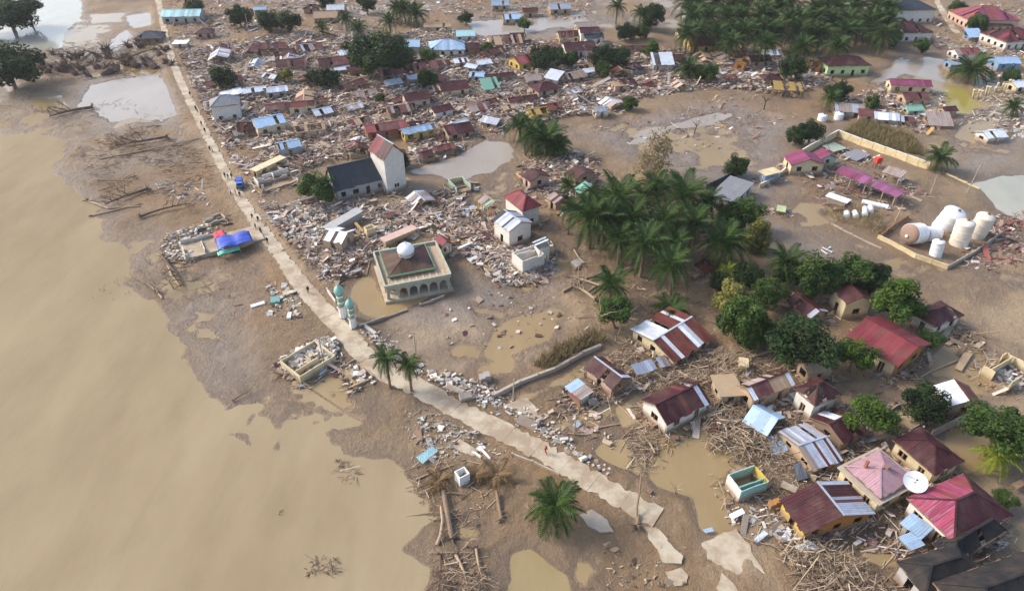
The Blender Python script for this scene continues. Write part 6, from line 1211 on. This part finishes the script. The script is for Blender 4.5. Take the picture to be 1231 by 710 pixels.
# ------------------------------------------------------------ loose things near the road
def sheet_piece(pts, z, mat, label, th=.05, name='roof_sheet_piece', cat='metal sheet', group=None, sides=None):
    g = [P(*q[:2], (q[2] if len(q) > 2 else z)) for q in pts]; c = sum(g, Vector()) / len(g); zz = hgt(c.x, c.y); o = empty(name, (c.x, c.y, zz), 0, label, cat, group); V = [q - Vector((c.x, c.y, zz)) for q in g]; n = len(V)
    me = obj_from('sheet', [tuple(v) for v in V] + [tuple(v - Vector((0, 0, th))) for v in V], [tuple(range(n)), tuple(reversed(range(n, 2 * n)))] + [((i + 1) % n, i, n + i, n + (i + 1) % n) for i in range(n)], mat, o, None, [(v.x, v.y) for v in V] + [(V[i].x, V[i].y) for i in reversed(range(n))] + [(V[j].x, V[j].y) for i in range(n) for j in ((i + 1) % n, i, i, (i + 1) % n)]); return o
sheet_piece([(922, 524, .9), (944, 520, 1.3), (948, 541, .8), (927, 547, .5)], .8, 'zinc_blue', 'crumpled light-blue sheet hanging off the collapsed blue roof')
sheet_piece([(500, 549, 1.0), (519, 536, 1.2), (527, 541, .9), (508, 557, .8)], .8, 'teal_sheet', 'pale blue sheet on wreckage left of the road')
sheet_piece([(906, 648, .8), (918, 637, 1.0), (924, 641, .9), (910, 652, .6)], .6, 'zinc_white', 'white board lying beside the large road plate'); sheet_piece([(876, 618, .6), (892, 610, .8), (896, 616, .8), (880, 624, .6)], .6, 'zinc_white', 'white plank frame in front of the teal ruin'); sheet_piece([(930, 632, .7), (952, 640, .8), (948, 652, .6), (932, 644, .6)], .6, 'zinc', 'grey crumpled sheet at the corner of the yellow-walled house'); sheet_piece([(955, 655, .9), (978, 650, 1.0), (984, 660, .8), (960, 662, .8)], .6, 'zinc_white', 'white cloth-like sheet on the driftwood pile'); sheet_piece([(845, 636, .5), (856, 633, .6), (858, 638, .5), (848, 640, .4)], .5, 'zinc_blue', 'small pale blue sheet beside the pool end')
sheet_piece([(953, 558, 1.2), (962, 554, 1.9), (972, 574, 1.4), (958, 578, .8)], 1.2, 'slate_blue', 'blue-grey sheet leaning by the striped fallen roof'); sheet_piece([(1148, 442, .4), (1160, 420, .5), (1170, 424, .5), (1156, 446, .4)], .4, 'tan_sheet', 'muddy brown sheet in the pool beside the long red house')
rnd.seed(31)
for i in range(26):
    px, py = [(700, 132), (560, 140), (520, 100), (440, 130), (350, 100), (600, 115), (640, 110), (480, 110), (415, 105), (395, 160), (430, 170), (530, 170), (585, 95), (760, 85), (870, 90), (900, 90), (420, 265), (470, 262), (560, 255), (585, 285), (648, 220), (700, 235), (1075, 128), (1110, 140), (860, 512), (700, 205)][i]; w = 3.2 / 1; a = rnd.uniform(0, 6); g = G(px, py); o = empty('roof_sheet_piece', g + Vector((0, 0, rnd.uniform(.3, .9))), a, 'x', 'metal sheet', 'loose roof sheets'); L_, W_ = rnd.uniform(2.2, 4), rnd.uniform(1, 1.9)
    mt = rnd.choice(['zinc_white', 'zinc', 'zinc_blue', 'maroon', 'rust', 'zinc_white']); o['label'] = spot((px, py), dict(zinc_white='white', zinc='silver', zinc_blue='light blue', maroon='maroon', rust='rusty')[mt] + ' loose corrugated sheet'); V = [(-L_ / 2, -W_ / 2, 0), (0, -W_ / 2, .2), (L_ / 2, -W_ / 2, -.05), (L_ / 2, W_ / 2, .1), (0, W_ / 2, .35), (-L_ / 2, W_ / 2, .05)]; V2 = V + [(x, y, z - .04) for x, y, z in V]
    F = [(0, 1, 4, 5), (1, 2, 3, 4), (11, 10, 7, 6), (10, 9, 8, 7)] + [((q + 1) % 6, q, 6 + q, 6 + (q + 1) % 6) for q in range(6)]; U = [(V2[v][0], V2[v][1]) for f in F for v in f]; obj_from('sheet', V2, F, mt, o, None, U)
# uprooted trees with their limbs, dropped by the flood
def fallen_tree(a, b, r, label, mat='driftwood', seed=0, limbs=9):
    p, q = G(*a), G(*b); o = empty('fallen_tree', p, 0, label, 'fallen tree', 'fallen trees'); d = q - p; L = d.length; r_ = random.Random(seed + int(a[0])); n = Vector((-d.y, d.x, 0)).normalized(); m = MB()
    pts = [Vector((0, 0, .5 * r + .1)) + d * t + n * (math.sin(t * 2.5 + seed) * L * .06) + Vector((0, 0, r * .6 + .25 * math.sin(t * 3.1))) for t in (0, .2, .4, .6, .8, 1)]
    m.tube(pts, [r, r * .9, r * .78, r * .62, r * .45, r * .25], 8); m.build('trunk', mat, o); m = MB()
    def limb(s, v, l, w, k):
        e = s + v * l; e.z = max(e.z, .05); c = s.lerp(e, .5) + Vector((r_.uniform(-.1, .1), r_.uniform(-.1, .1), r_.uniform(0, .2))) * l; m.tube([s, c, e], [w, w * .7, w * .35], 5)
        if k > 0:
            for _ in range(3): limb(c.lerp(e, r_.random()), (v + Vector((r_.uniform(-.9, .9), r_.uniform(-.9, .9), r_.uniform(-.3, .6)))).normalized(), l * .6, w * .5, k - 1)
    for i in range(limbs):
        t = .45 + .55 * i / limbs; j = min(4, int(t * 5)); s = pts[j].lerp(pts[j + 1], t * 5 - j); limb(s, (d.normalized() * .6 + n * (1 if i % 2 else -1) * r_.uniform(.4, 1) + Vector((0, 0, r_.uniform(0, .8)))).normalized(), L * r_.uniform(.16, .3), r * .32, 2)
    m.build('limbs', mat, o, kind='stuff'); m = MB()
    for i in range(14): v = (-d.normalized() * r_.uniform(0, .6) + n * r_.uniform(-1, 1) + Vector((0, 0, r_.uniform(-.4, 1)))).normalized(); m.tube([pts[0], pts[0] + v * r * 2, pts[0] + v * r * r_.uniform(3, 5) + Vector((0, 0, -.2))], [r * .4, r * .2, r * .04], 4)
    m.build('roots', 'dead_dark', o, kind='stuff')
for i, (a, b, r, mt, lb) in enumerate((((548, 668), (562, 712), .22, 'driftwood', 'bare grey fallen tree in the brushwood at the bottom water edge'), ((572, 660), (586, 706), .18, 'driftwood', 'slim bare fallen tree at the right of the bottom brushwood'), ((530, 668), (524, 712), .18, 'dead_dark', 'dark fallen tree at the left of the bottom brushwood'), ((716, 362), (682, 345), .34, 'driftwood', 'pale uprooted tree beside the palm with the white branch'), ((728, 350), (690, 332), .3, 'driftwood', 'second pale uprooted tree lying behind the first by the tan pond'), ((838, 468), (880, 440), .26, 'driftwood', 'bare tree caught below the rust-red and white roof'), ((936, 424), (866, 438), .3, 'driftwood', 'long bare trunk with limbs below the mixed green tree'), ((812, 446), (848, 462), .2, 'driftwood', 'bare tree jammed behind the long white house'), ((200, 308), (216, 345), .34, 'dead_dark', 'dark uprooted tree lying at the river shore'), ((176, 228), (128, 248), .4, 'dead_dark', 'dark uprooted tree on the flats by the drift lines'), ((188, 352), (168, 335), .2, 'driftwood', 'small pale uprooted tree by the river shore'), ((858, 540), (884, 508), .18, 'driftwood', 'bare tree standing out of the deep driftwood jam'), ((1000, 705), (960, 668), .16, 'driftwood', 'bare tree lying over the driftwood pile by the yellow-walled house'), ((1062, 706), (1020, 684), .14, 'driftwood', 'slim bare tree at the right end of the driftwood pile'), ((786, 545), (772, 520), .16, 'driftwood', 'bare thorny tree left of the long white house'), ((556, 562), (520, 580), .16, 'dead_dark', 'dark limbs dropped beside the white concrete box'), ((280, 480), (300, 470), .12, 'dead_dark', 'small dark branchy tree on the brown river mud'), ((432, 330), (438, 306), .26, 'dead_dark', 'dark tree wreck between the white lean-to and the mosque'), ((430, 318), (408, 334), .2, 'dead_dark', 'second dark tree wreck left of the mosque'), ((170, 262), (230, 248), .3, 'dead_dark', 'long dark trunk along the flats above the river shore'), ((110, 130), (60, 142), .5, 'dead_dark', 'dark uprooted tree on the upper flats'), ((200, 166), (140, 176), .4, 'dead_dark', 'dark branchy trunk beside the upper drift lines'), ((690, 300), (706, 322), .2, 'driftwood', 'pale fallen limb under the leaning grove palms'), ((740, 330), (770, 322), .2, 'driftwood', 'pale fallen limb in front of the grove'))): fallen_tree(a, b, r, lb, mt, i * 3)
# small concrete tank box and hut fragments
g = G(556, 578); o = empty('water_box', g, .6, 'small white concrete box with teal inside on the mud by the fallen palms', 'box'); m = MB()
for (x, y, dx, dy) in ((-.75, 0, .14, 1.5), (.75, 0, .14, 1.5), (0, -.68, 1.36, .14), (0, .68, 1.36, .14)): m.box((x, y, .9), (dx, dy, 1.9))
m.build('wall', 'white_paint', o); m = MB(); m.box((0, 0, .5), (1.34, 1.2, .1)); m.build('floor', 'teal_tile', o)
def block(px, py, d, rz, mat, label, tilt=(0, 0), cat='wall piece', name='wall_piece', group=None):
    g = G(px, py); o = empty(name, g, rz, label, cat, group); m = MB(); q = Matrix.Rotation(tilt[0], 3, 'X') @ Matrix.Rotation(tilt[1], 3, 'Y'); m.box((0, 0, d[2] * .3), d, q); m.box(q @ Vector((d[0] * .2, 0, d[2] * .55)) + Vector((0, 0, d[2] * .3)), (d[0] * .5, d[1] * .9, d[2] * .3), q); m.build('block', mat, o); return o
block(656, 304, (3, 2.2, 2.4), .2, 'w_cream', 'cream broken room corner beside the ruined white shell'); block(694, 318, (2.4, 1.8, 1.2), .7, 'w_white', 'white tilted block under the leaning grove palm', (.2, .1)); block(560, 540, (3.6, 1.6, .3), -.6, 'concrete', 'thin tilted road slab on the lower road edge', (.2, .1)); block(571, 545, (2.4, .3, .3), -.7, 'white_paint', 'white beam at the road edge above the white box'); block(583, 545, (2.6, .3, .3), -.9, 'white_paint', 'second white beam at the road edge above the white box', (0, .1)); block(548, 470, (3.4, 1.0, .6), -.5, 'w_white', 'long white wall chunk behind the road shoulder', (.3, 0)); block(560, 480, (2, 1.2, .8), .3, 'stone', 'grey boulder-like chunk at the start of the pipe wall', (.2, .2)); block(583, 455, (1.8, 1.4, 1.2), .3, 'w_grey', 'grey broken pump box behind the pipe wall start'); block(634, 510, (3.4, 1.8, .5), -.5, 'w_grey', 'heap of grey panels on the upper road edge', (.1, .2)); block(310, 366, (2.6, .8, .3), .5, 'white_paint', 'pair of white boards on the mud left of the road', (.1, 0)); block(331, 362, (1.8, 1.3, .9), .2, 'teal_tile', 'green tiled wall chunk on the mud left of the road', (.3, .2)); block(504, 525, (.9, 2.2, .4), .2, 'rosewood_' if False else 'w_rosewood', 'pinkish broken panel on the mud by the road')
block(1098, 470, (2.2, 1.2, .5), .4, 'timber', 'brown timber frame in the mud by the long red house'); block(948, 588, (2.2, 1.0, .8), -.6, 'w_grey', 'grey box wedged beside the teal ruin', (.4, 0)); block(930, 608, (1.6, .8, 1.2), .3, 'w_orange', 'orange wall corner beside the maroon house')
# a little table by the right edge
g = G(1222, 586); o = empty('wooden_table', g, .4, 'plain wooden table on the mud at the right edge', 'table'); m = MB(); m.box((0, 0, .95), (1.9, .9, .1)); m.build('top', 'timber', o)
for sx in (-1, 1):
    for sy in (-1, 1): m = MB(); m.box((sx * .8, sy * .35, .4), (.09, .09, 1.1)); m.build('leg', 'timber', o)
# utility poles
for (px, py, hh, ln, lb) in ((388, 431, 5.0, .02, 'thin pole standing on the mud behind the two palms'), (1162, 232, 8.0, .06, 'tall pale pole leaning beside the lone compound palm'), (1119, 232, 5, -.05, 'short pole stump beside the purple canopy end'), (690, 520, 4.5, .03, 'thin pole by the orange puddle'), (301, 46, 9, 0, 'tall pole beside the far trees'), (1076, 265, 4, .1, 'white lamp pole tilted beside the gas capsules'), (500, 426, 5, 0, 'bare pole behind the road shoulder wall'), (617, 478, 4.5, .02, 'pole standing beside the start of the pipe wall')):
    g = G(px, py); o = empty('utility_pole', g, 0, lb, 'pole'); m = MB(); t = Vector((ln * hh, 0, hh)); m.tube([(0, 0, -.4), t], [.13, .09], 8); m.build('shaft', 'stone', o); m = MB(); m.bar(t + Vector((-.5, .1, -.4)), t + Vector((.5, .1, -.4)), .08); m.build('crossarm', 'timber', o)
# wrecked roofs between the houses of the far village
rnd.seed(77); made = 0; tries = 0; VG = poly_ground(VIL)
def topx(v):
    w = Vector(v) - Vector((0, 0, CAM_H)); f = w.y * CP - w.z * SP; return (615.5 + FPX * w.x / f, 355 + FPX * (-(w.y * SP) - w.z * CP) / f)
while made < 60 and tries < 4000:
    tries += 1; px, py = rnd.uniform(250, 960), rnd.uniform(55, 195); p = P(px, py)
    if sdf(np.array([p.x]), np.array([p.y]), VG, 5.)[0] > -3 or any((f[0] - p.x) ** 2 + (f[1] - p.y) ** 2 < 62 for f in FOOT): continue
    made += 1; mt, wd = rnd.choice([(['maroon', 'maroon_pale', 'maroon'], 'maroon'), (['zinc_old', 'tan_sheet'], 'grey-tan'), (['zinc', 'zinc_white', 'zinc_old'], 'silver'), (['rust', 'maroon_pale'], 'rusty'), (['tan_sheet', 'rust'], 'brown'), (['maroon', 'rust'], 'dark red')])
    far(px, py, rnd.uniform(17, 27), mt, rnd.choice(['w_tan', 'w_plank', 'w_cream', 'w_grey']), spot((px, py), wd + ' wrecked roof half sunk in rubble'), rnd.choice([14, 14, 100, 30]) + rnd.uniform(-12, 12), h=rnd.uniform(1.1, 2.2), missing=rnd.uniform(.1, .35), lean=(rnd.uniform(-.16, .16), rnd.uniform(-.16, .16)), group='wrecked roofs', ragged=.5, wallh=rnd.uniform(.7, 1.4), cat='house', name='wrecked_house')
# ------------------------------------------------------------ people and the truck on the road
def body_mesh(name, stride, arm):
    me = bpy.data.meshes.new(name); V = [(0, 0, .95), (0, 0, 1.15), (0, 0, 1.38), (0, 0, 1.5), (0, .02, 1.62), (0, .02, 1.7)]; E = [(0, 1), (1, 2), (2, 3), (3, 4), (4, 5)]; Rr = [.15, .14, .16, .06, .1, .085]
    for s in (-1, 1):
        b = len(V); f = stride * s; V += [(s * .1, 0, .9), (s * .11, f * .5, .5), (s * .11, f - abs(f) * .25, .08), (s * .12, f + .1, .04)]; Rr += [.1, .075, .05, .04]; E += [(0, b), (b, b + 1), (b + 1, b + 2), (b + 2, b + 3)]
        b = len(V); V += [(s * .2, 0, 1.38), (s * .25, -f * .3, 1.1), (s * .23, -f * .5 + arm * (s > 0), .88 + arm * (s > 0) * .5), (s * .22, -f * .5 + .04 + arm * 1.2 * (s > 0), .8 + arm * (s > 0) * .6)]; Rr += [.065, .05, .038, .04]; E += [(2, b), (b, b + 1), (b + 1, b + 2), (b + 2, b + 3)]
    me.from_pydata(V, E, []); o = bpy.data.objects.new(name, me); col.objects.link(o); md = o.modifiers.new('skin', 'SKIN'); 
    for i, sv in enumerate(me.skin_vertices[0].data): sv.radius = (Rr[i] * (1.2 if i < 3 else 1), Rr[i] * (.8 if i < 3 else 1)); sv.use_root = i == 0
    sb = o.modifiers.new('sub', 'SUBSURF'); sb.levels = 1; sb.render_levels = 1; dg = bpy.context.evaluated_depsgraph_get(); r = bpy.data.meshes.new_from_object(o.evaluated_get(dg)); bpy.data.objects.remove(o)
    r.materials.clear()
    for q in ('skin', 'c_dark', 'c_white', 'hair'): r.materials.append(MATS[q])
    for p in r.polygons:
        c = p.center; p.material_index = 3 if c.z > 1.66 or (c.z > 1.56 and c.y < -.02) else 0 if c.z > 1.47 or c.z < .1 or (abs(c.x) > .17 and c.z < 1.12) else 2 if c.z > .93 else 1
        p.use_smooth = True
    return r
BODY = [body_mesh('person_body', .0, 0), body_mesh('person_body', .24, .0), body_mesh('person_body', .14, .25)]
PEOPLE = [((656, 545), 'c_red', 'c_red', 1, .9, 'person in red walking on the road past the low concrete curb'), ((371, 352), 'c_dark', 'c_dark', 1, .4, 'person in dark clothes walking near the minarets'), ((247, 160), 'c_dark', 'c_brown', 0, 0, ''), ((253, 182), 'c_dark', 'c_dark', 0, 1, ''), ((256, 184), 'c_blue', 'c_dark', 1, 2, ''), ((271, 214), 'c_dark', 'c_dark', 0, 0, ''), ((275, 216), 'c_dark', 'c_blue', 1, 3, ''), ((279, 215), 'c_brown', 'c_dark', 0, 1, ''), ((278, 234), 'c_white', 'c_dark', 2, 2, ''), ((284, 235), 'c_dark', 'c_dark', 0, 2, ''), ((289, 237), 'c_dark', 'c_brown', 1, .5, ''), ((304, 264), 'c_dark', 'c_dark', 1, 3, ''), ((311, 267), 'c_dark', 'c_dark', 1, 3.2, ''), ((314, 281), 'c_green', 'c_dark', 0, 1, ''), ((308, 276), 'c_dark', 'c_dark', 2, 1.5, ''), ((236, 133), 'c_dark', 'c_dark', 0, 1, ''), ((238, 136), 'c_blue', 'c_dark', 1, 2, ''), ((243, 152), 'c_brown', 'c_dark', 1, 0, ''), ((229, 116), 'c_dark', 'c_dark', 1, 1, ''), ((322, 293), 'c_dark', 'c_dark', 0, 0, '')]
CL = dict(c_dark='black', c_red='red', c_white='white', c_blue='blue', c_green='green', c_brown='brown')
for i, (q, sh, tr, ps, rz, lb) in enumerate(PEOPLE):
    p = P(*q, .64); o = bpy.data.objects.new('person', BODY[ps]); col.objects.link(o); o.location = p; o.rotation_euler = (0, 0, rz); near = 'above the small blue truck' if q[1] < 222 else 'below the small blue truck'
    for k_, mn in ((1, tr), (2, sh)): o.material_slots[k_].link = 'OBJECT'; o.material_slots[k_].material = MATS[mn]
    tag(o, lb or f'person in {CL[sh]} top and {CL[tr]} trousers on the road {near}', 'person', 'people on the road')
g = P(289, 224, .64); tk = empty('truck', g, R(-70), 'small blue truck with covered load standing on the road', 'truck')
m = MB(); m.box((0, 0, .62), (4.2, 1.6, .22)); m.build('chassis', 'rubber', tk); m = MB(); m.box((1.45, 0, 1.25), (1.2, 1.6, 1.1), None, 0, .86); m.build('cab', 'truck_blue', tk); m = MB(); m.box((1.98, 0, 1.45), (.12, 1.3, .45)); m.build('windscreen', 'dark_glass', tk); m = MB(); m.box((-.7, 0, 1.25), (2.7, 1.7, 1.0), None, 0, .8); m.build('covered_load', 'blue_tarp', tk)
for sx in (-1.3, 1.35):
    for sy in (-.75, .75):
        w = MB(); w.tube([(sx, sy - .12, .38), (sx, sy + .12, .38)], .38, 14); wo = w.build('wheel', 'rubber', tk); w = MB(); w.tube([(sx, sy - .13, .38), (sx, sy + .13, .38)], .2, 10); w.build('rim', 'tank_white', wo)

# ------------------------------------------------------------ the air: a thin even haze over the whole valley
k = NT('haze'); k.t.nodes.remove(k.b); v = k.n('VolumePrincipled'); v.inputs['Color'].default_value = (.86, .85, .88, 1); v.inputs['Density'].default_value = .00012; v.inputs['Anisotropy'].default_value = .2
k.l(v.outputs[0], k.t.nodes['Material Output'].inputs['Volume'])
m = MB(); m.box((0, 2300, 40), (6000, 5700, 90)); hz = m.build('haze', 'haze'); tag(hz, 'thin pale haze in the air over the flooded valley', 'haze', kind='stuff')
